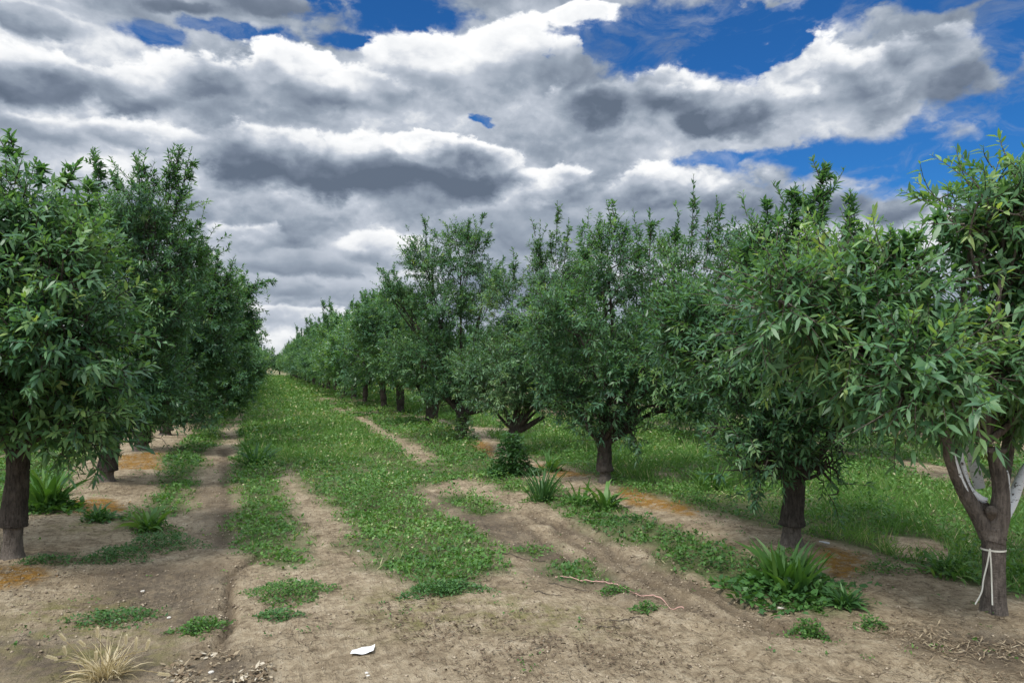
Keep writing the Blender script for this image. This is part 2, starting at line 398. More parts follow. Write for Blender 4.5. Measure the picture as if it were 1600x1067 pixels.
def inpoly(P, poly):
    x, y = P[:, 0], P[:, 1]; c = np.zeros(len(P), bool); j = len(poly) - 1
    for i in range(len(poly)):
        xi, yi = poly[i]; xj, yj = poly[j]
        k = ((yi > y) != (yj > y)) & (x < (xj - xi) * (y - yi) / (yj - yi + 1e-12) + xi)
        c ^= k; j = i
    return c
def polymask(P, polys, jit=.12, seed=3):
    """soft mask of world polygons; the borders are frayed with noise"""
    sc = 1.0
    out = np.zeros(len(P))
    offs = [(0, 0), (1, 0), (-1, 0), (0, 1), (0, -1), (.7, .7), (-.7, .7), (.7, -.7), (-.7, -.7)]
    n1 = fbm(P[:, 0] * 2.2, P[:, 1] * 2.2, 4, seed) - .5; n2 = fbm(P[:, 0] * 2.2, P[:, 1] * 2.2, 4, seed + 50) - .5
    Q0 = P + np.stack([n1, n2], 1) * min(jit * 5, .38)
    pw = [poly_world(p) for p in polys]
    for ox, oy in offs:
        Q = Q0 + np.array([ox, oy]) * jit
        m = np.zeros(len(P), bool)
        for p in pw: m |= inpoly(Q, p)
        out += m
    return out / len(offs)
RIGHT_X, LEFT_X, RIGHT2_X = 4.6, -2.1, 9.7
def grass_amount(P):
    near = polymask(P, GRASS, .12) * (1 - polymask(P, BARE, .08, 9))
    X, Y = P[:, 0], P[:, 1]
    n = fbm(X * .7, Y * .7, 4, 77)
    # beyond the surveyed area the orchard alleys simply go on
    stripes = np.where((X > -1.75) & (X < 2.75) & ((X > -.45) | (X < -.75) | (Y > 30)), .9, 0)
    stripes = np.where((X > 3.1) & (X < 4.0), .8, stripes)
    stripes = np.where((X > 2.7) & (X < 3.15) & (Y > 24), .8, stripes)
    stripes = np.where((X > 3.9) & (X < 5.4) & (Y > 17), .7, stripes)
    stripes = np.where((X > 5.3) & (X < 9.0), 1., stripes)
    stripes = np.where((X > 10.6) & (X < 14.0), .9, stripes)
    stripes = np.where((X > 15.5), .75, stripes)
    stripes = np.where((X < -2.9), .8, stripes)
    stripes = np.where((X < -1.3) & (X > -1.7), .5, stripes)
    stripes = stripes * sstep(.26, .42, n)
    far = sstep(20, 26, Y)
    d = P @ FW[:2]; lat = P @ RT[:2]; px = 800 + F * lat / np.maximum(d, .1)
    outside = (px < -60) | (px > 1700) | (d < 2)
    r2 = (X > 10.2)
    g = np.where(outside | r2, np.where(Y > 3.5, stripes, 0), near * (1 - far) + np.maximum(near * .6, stripes) * far)
    g = np.where((X > 5.2) & (X < 9) & (Y > 9), np.maximum(g, stripes), g)
    g = np.where((Y < 20) & (X < -2.7) & (Y > 8), np.maximum(g, stripes), g)
    return g

def seg_dist(P, line):
    best = np.full(len(P), 1e9); 
    for a, b in zip(line[:-1], line[1:]):
        ab = b - a; t = np.clip(((P - a) @ ab) / (ab @ ab), 0, 1)
        best = np.minimum(best, np.linalg.norm(P - (a + t[:, None] * ab), axis=1))
    return best
RUTS = [  # (photo line, half width m, depth m)
 ([(350, 1015), (352, 985), (358, 955), (355, 925), (362, 900), (385, 880), (405, 865)], .030, .075),
 ([(820, 800), (870, 822), (905, 850), (960, 880), (1010, 905), (1060, 935), (1120, 960), (1200, 985)], .07, .045),
 ([(870, 815), (925, 838), (960, 865), (1040, 900), (1110, 930), (1180, 965), (1290, 990)], .07, .045),
 ([(800, 810), (860, 850), (930, 895), (1000, 925)], .06, .025),
 ([(345, 850), (355, 800), (352, 750), (350, 700)], .08, .03),
 ([(1020, 860), (1060, 900), (1130, 925), (1180, 950)], .035, .04),
]
RUTW = [(poly_world(l), w_, d_) for l, w_, d_ in RUTS]
def height(X, Y, fine=True):
    X = np.asarray(X, float); Y = np.asarray(Y, float); sh = X.shape; x = X.ravel(); y = Y.ravel()
    z = (fbm(x * .35, y * .35, 3, 5) - .5) * .10
    for rx in (LEFT_X, RIGHT_X, RIGHT2_X): z = z + .05 * np.exp(-((x - rx) / .55) ** 2)
    for tx in (-.75, 2.35): z = z - .02 * np.exp(-((x - tx) / .28) ** 2)
    fade = np.exp(-(y / 30) ** 2)
    z = z + (fbm(x * 2.4, y * 2.4, 4, 31) - .5) * .035 * fade
    if fine:
        near = (y < 25) & (y > .5) & (np.abs(x) < 8)
        if near.any():
            P = np.stack([x[near], y[near]], 1)
            Q = P + np.stack([fbm(P[:, 0] * 5, P[:, 1] * 5, 3, 61) - .5, fbm(P[:, 0] * 5, P[:, 1] * 5, 3, 66) - .5], 1) * .18
            dz_ = np.zeros(len(P))
            for l, w_, dd in RUTW:
                dz_ -= dd * np.exp(-(seg_dist(Q, l) / w_) ** 2)
            # eroded scarps: ridged noise
            rd = 1 - np.abs(2 * fbm(P[:, 0] * 3.2 + 4, P[:, 1] * 1.6, 4, 91) - 1)
            er = sstep(.78, .97, rd)
            band = np.exp(-((P[:, 0] - 3.0) / .8) ** 2) + .35 * np.exp(-((P[:, 0] + .6) / .6) ** 2) + .15
            dz_ -= er * .022 * band
            dz_ += (fbm(P[:, 0] * 14, P[:, 1] * 14, 4, 41, .6) - .5) * .034
            z[near] += dz_
    return z.reshape(sh)
def gz(x, y): return float(height(np.array([x]), np.array([y]))[0])

# ground sheet: one tensor grid, fine in the foreground, out to the horizon
def grade(a, b, s0, k):
    out = [a]; s = s0
    while out[-1] < b: out.append(out[-1] + s); s *= k
    return out
xs = np.array(sorted(set(np.round(np.concatenate([np.arange(-4.5, 8.0, .026), grade(8.0, 3000, .03, 1.06), [-v for v in grade(4.5, 3000, .03, 1.06)]]), 4))))
ys = np.array(sorted(set(np.round(np.concatenate([grade(2.6, 30, .02, 1.0042), grade(30, 6000, .2, 1.06), [5.2 - v for v in grade(2.6, 2000, .03, 1.12)]]), 4))))
GX, GY = np.meshgrid(xs, ys)
GZ = height(GX, GY)
Vg = np.stack([GX.ravel(), GY.ravel(), GZ.ravel()], 1)
nx, ny = len(xs), len(ys)
ii = (np.arange(ny - 1)[:, None] * nx + np.arange(nx - 1)[None, :]).ravel()[:, None]
fg = ii + [0, 1, nx + 1, nx]
PG = Vg[:, :2]
gr = grass_amount(PG)
att = {'grass': gr, 'orange': polymask(PG, ORANGE, .07, 21), 'damp': polymask(PG, DAMP, .14, 25), 'moss': polymask(PG, MOSS, .2, 29),
       'rut': np.clip(sum(np.exp(-(seg_dist(PG, l) / (w_ * 1.1)) ** 2) for l, w_, d_ in RUTW), 0, 1) * (np.abs(PG[:, 0]) < 8)}
m, N = mat('soil'); t = N.n('ShaderNodeTexCoord').outputs['Object']
A = lambda k: N.n('ShaderNodeAttribute', attribute_name=k).outputs['Fac']
n1 = N.noise(t, 2.2, 6, .6); n2 = N.noise(t, 14, 7, .68, .3); n3 = N.noise(t, 70, 5, .7); n4 = N.noise(N.v('MULTIPLY', t, (1, .6, 1)), 30, 6, .75, 1.2)
col = N.ramp(N.m('ADD', N.m('ADD', N.m('MULTIPLY', n1, .42), N.m('MULTIPLY', n2, .48)), N.m('MULTIPLY', N.noise(t, 42, 5, .7), .14)), [(.39, (.14, .105, .068)), (.47, (.28, .218, .142)), (.54, (.40, .32, .215)), (.64, (.54, .45, .32))])
col = N.mix(N.rng(n4, .54, .64, 0, .8), col, (.12, .086, .055, 1))
col = N.mix(N.m('MULTIPLY', A('damp'), N.rng(n2, .34, .58, .25, .9)), col, (.105, .083, .062, 1))
col = N.mix(N.m('MULTIPLY', A('rut'), N.rng(n2, .35, .55, .25, .8)), col, (.11, .083, .058, 1))  # shade painted into the soil colour along the ruts so the hollows show
mo = N.m('MULTIPLY', A('moss'), N.rng(N.noise(t, 5, 6, .7), .42, .62, 0, .75))
col = N.mix(mo, col, (.20, .19, .065, 1))
orr = N.m('MULTIPLY', A('orange'), N.rng(N.noise(t, 11, 6, .72), .36, .56, .1, .95))
col = N.mix(orr, col, N.mix(n2, (.20, .085, .018, 1), (.40, .23, .04, 1)))
col = N.mix(N.m('MULTIPLY', A('grass'), N.rng(n2, .3, .6, .5, .95)), col, N.mix(n2, (.055, .085, .028, 1), (.10, .15, .045, 1)))
col = N.mix(N.rng(n3, .66, .74, 0, .3), col, (.55, .50, .42, 1))
col = N.mix(N.rng(n3, .26, .34, .35, 0), col, (.10, .075, .05, 1))
rot = N.n('ShaderNodeMapping'); m.node_tree.links.new(t, rot.inputs[0]); rot.inputs['Rotation'].default_value = (0, 0, R(38)); rot.inputs['Scale'].default_value = (14, 1.6, 1)
streak = N.noise(rot.outputs[0], 1.6, 5, .62, .6)                                  # scuffs along the wheel tracks
vc = N.n('ShaderNodeTexVoronoi', feature='DISTANCE_TO_EDGE'); N.inp(vc, 'Vector', N.v('ADD', t, N.v('MULTIPLY', N.noise(t, 9, 4, .6, 0, True), (.16, .16, 0)))); vc.inputs['Scale'].default_value = 5.5
crack = N.m('MULTIPLY', N.rng(vc.outputs['Distance'], 0, .035, 1, 0), N.rng(N.noise(t, 1.7, 3, .6), .50, .60))
col = N.mix(N.m('MULTIPLY', crack, .35), col, (.085, .062, .045, 1))
col = N.mix(N.rng(streak, .56, .70, 0, .40), col, (.17, .13, .09, 1))
col = N.mix(N.rng(N.noise(t, 150, 3, .7), .60, .70, 0, .35), col, (.12, .09, .065, 1))
h1 = N.m('ADD', N.m('ADD', N.m('MULTIPLY', streak, .8), N.m('MULTIPLY', crack, -.35)), N.m('ADD', N.m('MULTIPLY', n2, 1.), N.m('ADD', N.m('MULTIPLY', n3, .45), N.m('MULTIPLY', n4, .5))))
finish(m, N, pbsdf(N, col, .95, .15, bump(N, h1, .05, .9)))
gro = link('ground', build('ground', Vg, [fg], None, True, att), m); tag(gro, kind='structure')

# ------------------------------------------------------------------ ground cover (uncountable): leafy herbs and grass blades
def scatter(n, rmin, rmax, p_near=9., seed=0, spread=R(48), expo=1.55):
    g = np.random.default_rng(seed)
    # radius pdf ~ r for r<p_near, r^(1-expo) beyond
    rr = np.linspace(rmin, rmax, 4000); pdf = np.where(rr < p_near, rr, p_near * (rr / p_near) ** (1 - expo)); cdf = np.cumsum(pdf); cdf /= cdf[-1]
    r = np.interp(g.random(n), cdf, rr); a = YAW + (g.random(n) * 2 - 1) * spread
    return np.stack([r * np.sin(a), r * np.cos(a)], 1), r, g
def cover(n, rmax, seed, kind):
    P, r, g = scatter(n, 2.5, rmax, 8.5, seed)
    ga = grass_amount(P)
    patch = fbm(P[:, 0] * 1.5, P[:, 1] * 1.5, 3, 200 + seed)
    X = P[:, 0]; Y = P[:, 1]
    tall = ((X > 5.0) & (X < 9.2)) | ((Y > 13) & (X > -.4) & (X < 2.6))
    if kind == 'blade':
        want = ga * np.where(tall, 1.0, .35) * sstep(.25, .6, patch)
    else:
        want = ga ** 1.6 * np.where(tall, .7, 1.0) * (.42 + .58 * sstep(.34, .52, patch)) * (.6 + .4 * sstep(.3, .5, fbm(P[:, 0] * 5, P[:, 1] * 5, 2, 210)))
    # thin halo of seedlings over the bare soil
    want = np.maximum(want, .05 * sstep(.48, .66, fbm(X * 1.6, Y * 1.6, 4, 300)) * (kind == 'herb'))
    keep = g.random(n) < want
    P, r, tall, patch, ga = P[keep], r[keep], tall[keep], patch[keep], ga[keep]
    z = height(P[:, 0], P[:, 1])
    return np.column_stack([P, z]), r, tall, patch, ga, g
parts = []
P, r, tall, patch, ga, g = cover(300000, 130, 1, 'herb')
n = len(P); print('herb sprigs', n)
cl_ = sstep(.35, .75, fbm(P[:, 0] * 3.2, P[:, 1] * 3.2, 3, 402)); hmap = .02 + (.06 + .23 * sstep(.3, .7, fbm(P[:, 0] * .9, P[:, 1] * .9, 3, 401))) * cl_ * ga ** 1.5 + .07 * tall * cl_
for k in range(5):
    a = g.random(n) * 6.283; el_ = g.uniform(.05, 1.1, n)
    D = np.stack([np.cos(a) * np.cos(el_), np.sin(a) * np.cos(el_), np.sin(el_)], 1)
    s = np.maximum(1, r / 9) ** .75
    base = P + np.stack([g.normal(0, .022, n) * s, g.normal(0, .022, n) * s, g.random(n) ** .8 * hmap * (1 if k else .3)], 1)
    L = g.uniform(.022, .048, n) * s * np.where(ga > .3, 1, .6); W = L * g.uniform(.4, .8, n)
    U = np.stack([g.normal(0, .4, n), g.normal(0, .4, n), np.ones(n)], 1)
    ti = np.clip(-.12 + .7 * fbm(P[:, 0] * .8, P[:, 1] * .8, 3, 55) + .45 * (fbm(P[:, 0] * 4, P[:, 1] * 4, 2, 59)) + g.normal(0, .14, n) + .06 * tall + .12 * sstep(10, 18, P[:, 1]) + np.where(g.random(n) < .012 + .06 * ((P[:, 0] > .6) & (P[:, 0] < 2.4) & (P[:, 1] > 10) & (P[:, 1] < 40)), .5, 0), 0, 1)
    parts.append(leaf_part(base, D, U, L, W, g.uniform(-.1, .4, n), ti))
V, f, ti = merge(parts)
tag(link('ground_cover', build('ground_cover', V, f, ti), M['herb']), 'low leafy green weeds carpeting the tracks and alleys between tree rows', 'ground cover', kind='stuff')
parts = []
P, r, tall, patch, ga, g = cover(230000, 130, 2, 'blade')
n = len(P); print('blades', n)
for k in range(3):
    a = g.random(n) * 6.283; el_ = g.uniform(.75, 1.5, n); s = np.maximum(1, r / 10) ** .6
    D = np.stack([np.cos(a) * np.cos(el_), np.sin(a) * np.cos(el_), np.sin(el_)], 1)
    L = g.uniform(.07, .15, n) * np.where(tall, 1.9, .85) * s ** .4 * (.6 + .8 * fbm(P[:, 0] * 2, P[:, 1] * 2, 2, 71))
    base = P + np.stack([g.normal(0, .03, n), g.normal(0, .03, n), np.full(n, -.005)], 1)
    ti = np.clip(.35 + .5 * fbm(P[:, 0] * .6, P[:, 1] * .6, 3, 57) + g.normal(0, .12, n) + np.where(g.random(n) < .04, .5, 0), 0, 1)
    parts.append(leaf_part(base, D, np.stack([-np.sin(a), np.cos(a), np.zeros(n)], 1) + g.normal(0, .5, (n, 3)), L, .006 * s * g.uniform(.8, 1.5, n) * 1.3, g.uniform(.1, .6, n), ti))
V, f, ti = merge(parts)
tag(link('grass', build('grass', V, f, ti), M['herb']), 'thin upright grass blades growing through the weeds of the alleys', 'grass', kind='stuff')

# dry litter and clods
def litter(name, polys, n, label, Lr, matk, seed, thin=.25, lift=.006, tint=(.1, .9), jit=.12):
    pw = [poly_world(p) for p in polys]; g = np.random.default_rng(seed)
    allp = np.concatenate(pw); lo = allp.min(0) - .3; hi_ = allp.max(0) + .3
    P = lo + g.random((n, 2)) * (hi_ - lo)
    P = P[g.random(len(P)) < polymask(P, polys, jit, seed) * sstep(.3, .6, fbm(P[:, 0] * 5, P[:, 1] * 5, 3, seed))]
    n = len(P); a = g.random(n) * 6.283; e = g.normal(0, .22, n)
    D = np.stack([np.cos(a) * np.cos(e), np.sin(a) * np.cos(e), np.sin(e)], 1)
    L = g.uniform(*Lr, n)
    B = np.column_stack([P, height(P[:, 0], P[:, 1]) + lift + g.random(n) * .012])
    V, f, ti = merge([leaf_part(B, D, np.stack([g.normal(0, .5, n), g.normal(0, .5, n), np.ones(n)], 1), L, L * thin * g.uniform(.5, 1.5, n), g.normal(0, .3, n), g.uniform(*tint, n))])
    tag(link(name, build(name, V, f, ti), M[matk]), label, name.replace('_', ' '), kind='stuff')
litter('dry_leaves', [[(600, 950), (760, 960), (900, 975), (1020, 985), (1100, 1020), (1000, 1040), (820, 1035), (700, 1020), (620, 985)]], 9000,
       'brown dry leaf crumbs scattered over the bare track in the foreground', (.012, .035), 'litter', 71, .4, tint=(0, .45), jit=.3)
litter('leaf_litter', [[(330, 1025), (400, 1030), (415, 1050), (400, 1085), (290, 1085), (270, 1060)]], 5200,
       'heap of curled dead leaves on dark soil beside the dry grass tuft', (.022, .05), 'litter', 72, .38, .008, (.35, 1), .05)
litter('dead_grass', [[(1330, 985), (1420, 975), (1500, 990), (1640, 1000), (1700, 1060), (1560, 1090), (1440, 1050), (1480, 1020), (1360, 1010)]], 15000,
       'mat of dead straw and dry weeds in the lower right corner', (.02, .055), 'litter', 73, .13, .006, (.3, .9), .12)
M['rust'] = leaf_mat('rusty_crumbs', [(0, (.14, .06, .015)), (.5, (.30, .14, .025)), (1, (.45, .27, .06))], .9, .0, .1)
litter('rusty_crumbs', ORANGE, 60000, 'rusty orange moss and hull crumbs on the soil under the tree rows', (.008, .024), 'rust', 74, .6, .001, (0, 1), .12)
# crumbs of soil over the whole foreground
P, r, g = scatter(150000, 3.0, 18, 6, 5)
q = fbm(P[:, 0] * 1.3, P[:, 1] * 1.3, 4, 15); rutm = np.clip(sum(np.exp(-(seg_dist(P, l) / (w_ * 1.8)) ** 2) for l, w_, d_ in RUTW), 0, 1)
P = P[g.random(len(P)) < (.40 * sstep(.42, .62, q) + .9 * rutm + .10)]; n = len(P); print('clods', n)
oc = np.array([[1, 0, 0], [-1, 0, 0], [0, 1, 0], [0, -1, 0], [0, 0, 1], [0, 0, -1]], float)
tri = np.array([[0, 2, 4], [2, 1, 4], [1, 3, 4], [3, 0, 4], [2, 0, 5], [1, 2, 5], [3, 1, 5], [0, 3, 5]])
sz = .003 + .012 * g.random(n) ** 5
V = (oc[None] * g.uniform(.6, 1.3, (n, 6, 1)) * sz[:, None, None] * np.array([1, 1, .6]) + np.column_stack([P, height(P[:, 0], P[:, 1]) + sz * .25])[:, None]).reshape(-1, 3)
m2, N = mat('clod'); t = N.n('ShaderNodeTexCoord').outputs['Object']
finish(m2, N, pbsdf(N, N.ramp(N.noise(t, 25, 3, .6), [(.35, (.12, .09, .065)), (.5, (.25, .2, .14)), (.62, (.42, .35, .26))]), .95, .15))
tag(link('soil_crumbs', build('soil_crumbs', V, [(np.arange(n)[:, None, None] * 6 + tri[None]).reshape(-1, 3)]), m2), 'small crumbs of dry tan soil lying on the track', 'soil crumbs', kind='stuff')

# ------------------------------------------------------------------ trees
def lobe_w(px, py, rx, ry, dd, rd, d):
    """survey lobe: centre pixel, half sizes in pixels, depth offset and depth half size in metres"""
    D_ = d + dd; sh = .23 * F / D_; rx = max(rx * .45, rx - sh); ry = max(ry * .45, ry - sh); rd = max(.55 * rd, rd - .15)
    return dict(c=at(px, py, D_), ax=np.stack([RT * rx * D_ / F, np.array([math.sin(YAW), math.cos(YAW), 0]) * rd, np.array([0, 0, 1.]) * ry * D_ / F]))
def lobe_m(x, y, z, r, rz): return dict(c=np.array([x, y, z], float), ax=np.diag([r, r, rz]))

def shoots_to_parts(S0, Dr, Ln, nl, Lf, Wf, g, tintb, long, droop=.25, whorl=1.0, K=5):
    """shoots: start, direction, length -> twig polylines and leaves"""
    n = len(S0); bend = g.normal(0, .18, (n, 3)); bend[:, 2] -= .04
    u = np.linspace(0, 1, K)[None, :, None]
    PL = S0[:, None, :] + Dr[:, None, :] * Ln[:, None, None] * u + bend[:, None, :] * Ln[:, None, None] * u ** 2
    # leaves
    cnt = np.full(n, nl); idx = np.repeat(np.arange(n), nl); tt = np.tile(np.linspace(.12, 1.0, nl), n) + g.normal(0, .02, n * nl); tt = np.clip(tt, .05, 1)
    base = S0[idx] + Dr[idx] * (Ln[idx] * tt)[:, None] + bend[idx] * (Ln[idx] * tt ** 2)[:, None]
    ref = nrm(np.cross(Dr, np.array([0.31, .2, 1.]) + 1e-3)); ref2 = np.cross(Dr, ref)
    ph = np.tile(np.arange(nl) * 2.4, n) + np.repeat(g.random(n) * 6.28, nl) + g.normal(0, .3, n * nl)
    rad = np.cos(ph)[:, None] * ref[idx] + np.sin(ph)[:, None] * ref2[idx]
    fwd = .45 + 1.1 * tt ** 2
    D = nrm(rad * whorl + Dr[idx] * fwd[:, None] + g.normal(0, .18, (n * nl, 3)))
    U = nrm(np.array([0, 0, 1.]) + g.normal(0, .4, (n * nl, 3)) + .6 * Dr[idx])
    L = Lf * (.35 + .85 * g.random(n * nl) ** .7) * (1 - .35 * (tt > .93)); W = L * Wf * g.uniform(.8, 1.2, n * nl)
    dr = droop * g.uniform(.3, 1.5, n * nl)
    ti = np.clip(tintb[idx] + g.normal(0, .09, n * nl) + .12 * tt ** 3, 0, 1)
    return PL, leaf_part(base, D, U, L, W, dr, ti, long)

CL = 26
def make_crown(lobes, sprouts, nsh, nl, Lf, Wf, seed, long=False, fork=None, tint=.35, spark=.06, twig_r=.005, upb=.45, hang=0., org=np.zeros(3)):
    """returns leaf mesh data, branch mesh data (both relative to org)"""
    g = np.random.default_rng(seed)
    area = np.array([(np.prod([np.linalg.norm(a) for a in l['ax']])) ** (2 / 3) for l in lobes]); share = area / area.sum()
    S0 = []; Dr = []; tb = []; br = []; brr = []
    allc = np.mean([l['c'] for l in lobes], 0)
    for l, sh in zip(lobes, share):
        k = int(nsh * sh * 1.35)
        u = nrm(g.normal(0, 1, (k, 3)))
        nc = max(5, int(k / CL)); cu = nrm(g.normal(0, 1, (nc, 3))); cr = g.uniform(.62, 1.04, nc)       # leafy branchlets with hollows between them
        ci = g.integers(0, nc, k); cm = g.random(k) < .88
        sprd = g.uniform(.08, .17, nc)[ci][:, None] / np.array([np.linalg.norm(a) for a in l['ax']])[None]
        v = cu[ci] * (cr[ci] - .30 * g.random(k) ** 1.5)[:, None] + g.normal(0, 1, (k, 3)) * sprd
        v = np.where(cm[:, None], v, u * (g.random(k) ** .5)[:, None])
        r = np.linalg.norm(v, axis=1); u = v / r[:, None]
        p = l['c'] + v @ l['ax']; ctn = g.normal(0, .13, nc)[ci] * cm - .05 * (~cm)
        # drop a share of what is deep inside another lobe, or in random hollow pockets
        keep = np.ones(k, bool)
        for l2 in lobes:
            if l2 is l: continue
            q = (p - l2['c']) @ np.linalg.inv(l2['ax']); keep &= ~((np.linalg.norm(q, axis=1) < .62) & (g.random(k) < .75))
        p, uu, r, ctn = p[keep], u[keep] @ l['ax'], r[keep], ctn[keep]; k = len(p)
        d = nrm(nrm(uu) * .9 + g.normal(0, .45, (k, 3)) + np.array([0, 0, upb]) - np.array([0, 0, hang]) * (uu[:, 2:3] < 0))
        S0.append(p); Dr.append(d)
        young = (g.random(k) < spark) * .35
        tb.append(tint + ctn + young * (r > .6) + g.normal(0, .05, k))
        # limb to the lobe and secondary branches inside it
        if fork is not None:
            mid = (fork + l['c']) / 2 + g.normal(0, .08, 3); mid[2] += .02
            br.append(smooth_line([fork, fork + (mid - fork) * .5 + np.array([0, 0, -.04]), mid, l['c']], 9)); R0 = .034 * min(1.5, np.linalg.norm(l['ax'][0]) / .5 + .5); brr.append(np.linspace(R0, .012, 9))
            for q in range(min(12, k)):
                e = p[q]; s = br[-1 - 0] if False else None
                st = l['c'] + (fork - l['c']) * g.random() * .45
                br.append(smooth_line([st, (st + e) / 2 + g.normal(0, .05, 3), e], 9)); brr.append(np.linspace(.013, .004, 9))
    S0 = np.concatenate(S0); Dr = np.concatenate(Dr); tb = np.concatenate(tb)
    Ln = g.uniform(.13, .32, len(S0)) * (Lf / .1) ** .5
    PL, lp = shoots_to_parts(S0, Dr, Ln, nl, Lf, Wf, g, tb, long)
    leafp = [lp]; woody = [tubes(PL, np.linspace(twig_r, twig_r * .35, 5)[None] * np.ones((len(PL), 1)), 3, cap=False)]
    # upright water shoots that break the skyline
    if sprouts:
        B = []; T = []
        for (b, t) in sprouts:
            t = t - nrm((t - b)[None])[0] * min(Lf * .6, .25 * np.linalg.norm(t - b)); B.append(b); T.append(t)
            ln = np.linalg.norm(t - b)
            for q in range(int(5 + ln * 9)):                        # short side shoots
                u_ = g.uniform(.0, .88); s = b + (t - b) * u_
                B.append(s); T.append(s + nrm((t - b)[None])[0] * ln * g.uniform(.08, .24) + g.normal(0, .085, 3) * min(1, ln * 1.3) * (1.2 - u_))
        B = np.array(B); T = np.array(T); Ls = np.linalg.norm(T - B, axis=1)
        grp = [(Ls > .45, int(nl * 3.2)), ((Ls <= .45), int(nl * 1.15))]
        for mk, nn in grp:
            if mk.any():
                PL, lp = shoots_to_parts(B[mk], nrm(T[mk] - B[mk]), Ls[mk], nn, Lf * 1.1, Wf * 1.12, g, np.full(mk.sum(), tint - .06) + g.normal(0, .05, mk.sum()), long, .3, .9)
                leafp.append(lp); woody.append(tubes(PL, np.linspace(twig_r * 1.6, twig_r * .5, 5)[None] * np.ones((len(PL), 1)), 4, cap=False))
    if br:
        woody.append(tubes(np.array(br), np.array(brr), 6, cap=False))
    V, f, ti = merge(leafp); V = V - org
    Vb, fb, _ = merge(woody); Vb = Vb - org
    return (V, f, ti), (Vb, fb)

def trunk_mesh(name, pts, radii, seed, sides=36, k=48, rough=.085):
    """pts local, from the base to the fork"""
    pl = smooth_line(pts, k); rr = np.interp(np.linspace(0, 1, k), np.linspace(0, 1, len(radii)), radii)
    V, f, _ = tubes(pl[None], rr[None], sides, rough, seed)
    return build(name, V, f, None, True)
def limb_part(pts, radii, k=16, sides=12, seed=0, rough=.06):
    pl = smooth_line(pts, k); rr = np.interp(np.linspace(0, 1, k), np.linspace(0, 1, len(radii)), radii)
    return tubes(pl[None], rr[None], sides, rough, seed)

ROWG = 'almond trees of the orchard rows'
def hero(base_px, lobes, sprouts, label, seed, tr=.095, forkh=.75, nsh=2300, nl=15, Lf=.095, Wf=.24, long=False, tint=.35, spark=.06, lean=(0, 0), union=True, dshift=0, bark_=None, hang=0., scaff=None, leafm='leaf', fork_px=None):
    b = ground_at(*base_px); b[2] = gz(b[0], b[1]) - .01
    d = depth_of(b)
    root = empty('almond_tree', b); tag(root, label, 'almond tree', ROWG)
    if fork_px: fork = at(fork_px[0], fork_px[1], d)
    else: fork = b + np.array([lean[0], lean[1], forkh])
    fl = fork - b
    if union:
        uz = fl * .30 + np.array([0, 0, .0])
        tm = trunk_mesh('trunk', [uz * .97, uz, uz + fl * .04, uz + fl * .2, fl * .75 + np.array([.01, 0, 0]), fl], [tr * .6, tr * 1.18, tr * 1.16, tr * 1.0, tr * .92, tr * .98], seed)
        link('trunk', tm, M[bark_ or 'bark'], root)
        rm = trunk_mesh('rootstock', [np.array([0, 0, -.05]), fl * .06, uz * .6, uz * 1.04], [tr * 1.5, tr * .96, tr * .76, tr * .80], seed + 1, k=22)
        link('rootstock', rm, M['bark_pale'], root)
    else:
        tm = trunk_mesh('trunk', [np.array([0, 0, -.06]), fl * .12, fl * .5, fl], [tr * 1.55, tr * 1.08, tr * .92, tr * 1.05], seed)
        link('trunk', tm, M[bark_ or 'bark'], root)
    LB = [lobe_w(*l, d) for l in lobes]
    SP = [(at(q[2], q[3], d + (q[4] if len(q) > 4 else 0)), at(q[0], q[1], d + (q[4] if len(q) > 4 else 0))) for q in sprouts]
    (V, f, ti), (Vb, fb) = make_crown(LB, SP, nsh, nl, Lf, Wf, seed, long, fork, tint, spark, org=b, hang=hang)
    link('crown', build('crown', V, f, ti), M[leafm], root)
    sc = []
    for j, (tx, ty) in enumerate(scaff or []):
        e = at(tx, ty, d) - b
        sc.append(limb_part([fl * .93, fl + (e - fl) * .35 + np.array([0, 0, -.05]), e], [tr * .72, tr * .55, tr * .34], seed=seed + j))
    if sc:
        Vs, fs, _ = merge(sc + [(Vb, fb, [np.zeros(len(x)) for x in fb])]); Vb, fb = Vs, fs
    link('branches', build('branches', Vb, fb, None, True), M[bark_ or 'bark'], root)
    return root, b, d

# right row, nearest first
R2, b2, d2_ = hero((1237, 862), [(1230, 445, 90, 68, .1, .9), (1310, 450, 70, 64, .2, .8), (1180, 560, 110, 120, 0, 1.0), (1300, 550, 110, 120, .2, 1.0), (1235, 660, 75, 55, -.2, .7), (1168, 680, 42, 55, -.2, .4), (1085, 515, 80, 95, .5, .7), (1330, 640, 60, 36, .3, .6), (1210, 700, 50, 44, -.3, .4), (1165, 715, 34, 44, -.2, .3), (1290, 720, 26, 24, -.2, .25), (1180, 400, 50, 60, .3, .5)],
     [(1285, 240, 1275, 400), (1288, 262, 1278, 370), (1240, 272, 1240, 380), (1196, 302, 1205, 400), (1330, 290, 1318, 400), (1340, 310, 1322, 400), (1272, 290, 1265, 400), (1236, 290, 1238, 390), (1345, 330, 1335, 410), (1215, 330, 1222, 390), (1160, 370, 1170, 430)],
     'almond tree behind the strappy clump, swollen graft ring on its dark trunk', 21, tr=.098, nsh=2300, nl=15, Lf=.085, Wf=.28,
     scaff=[(1195, 700), (1300, 680), (1330, 640), (1250, 620)], fork_px=(1240, 745), tint=.3, spark=.05)
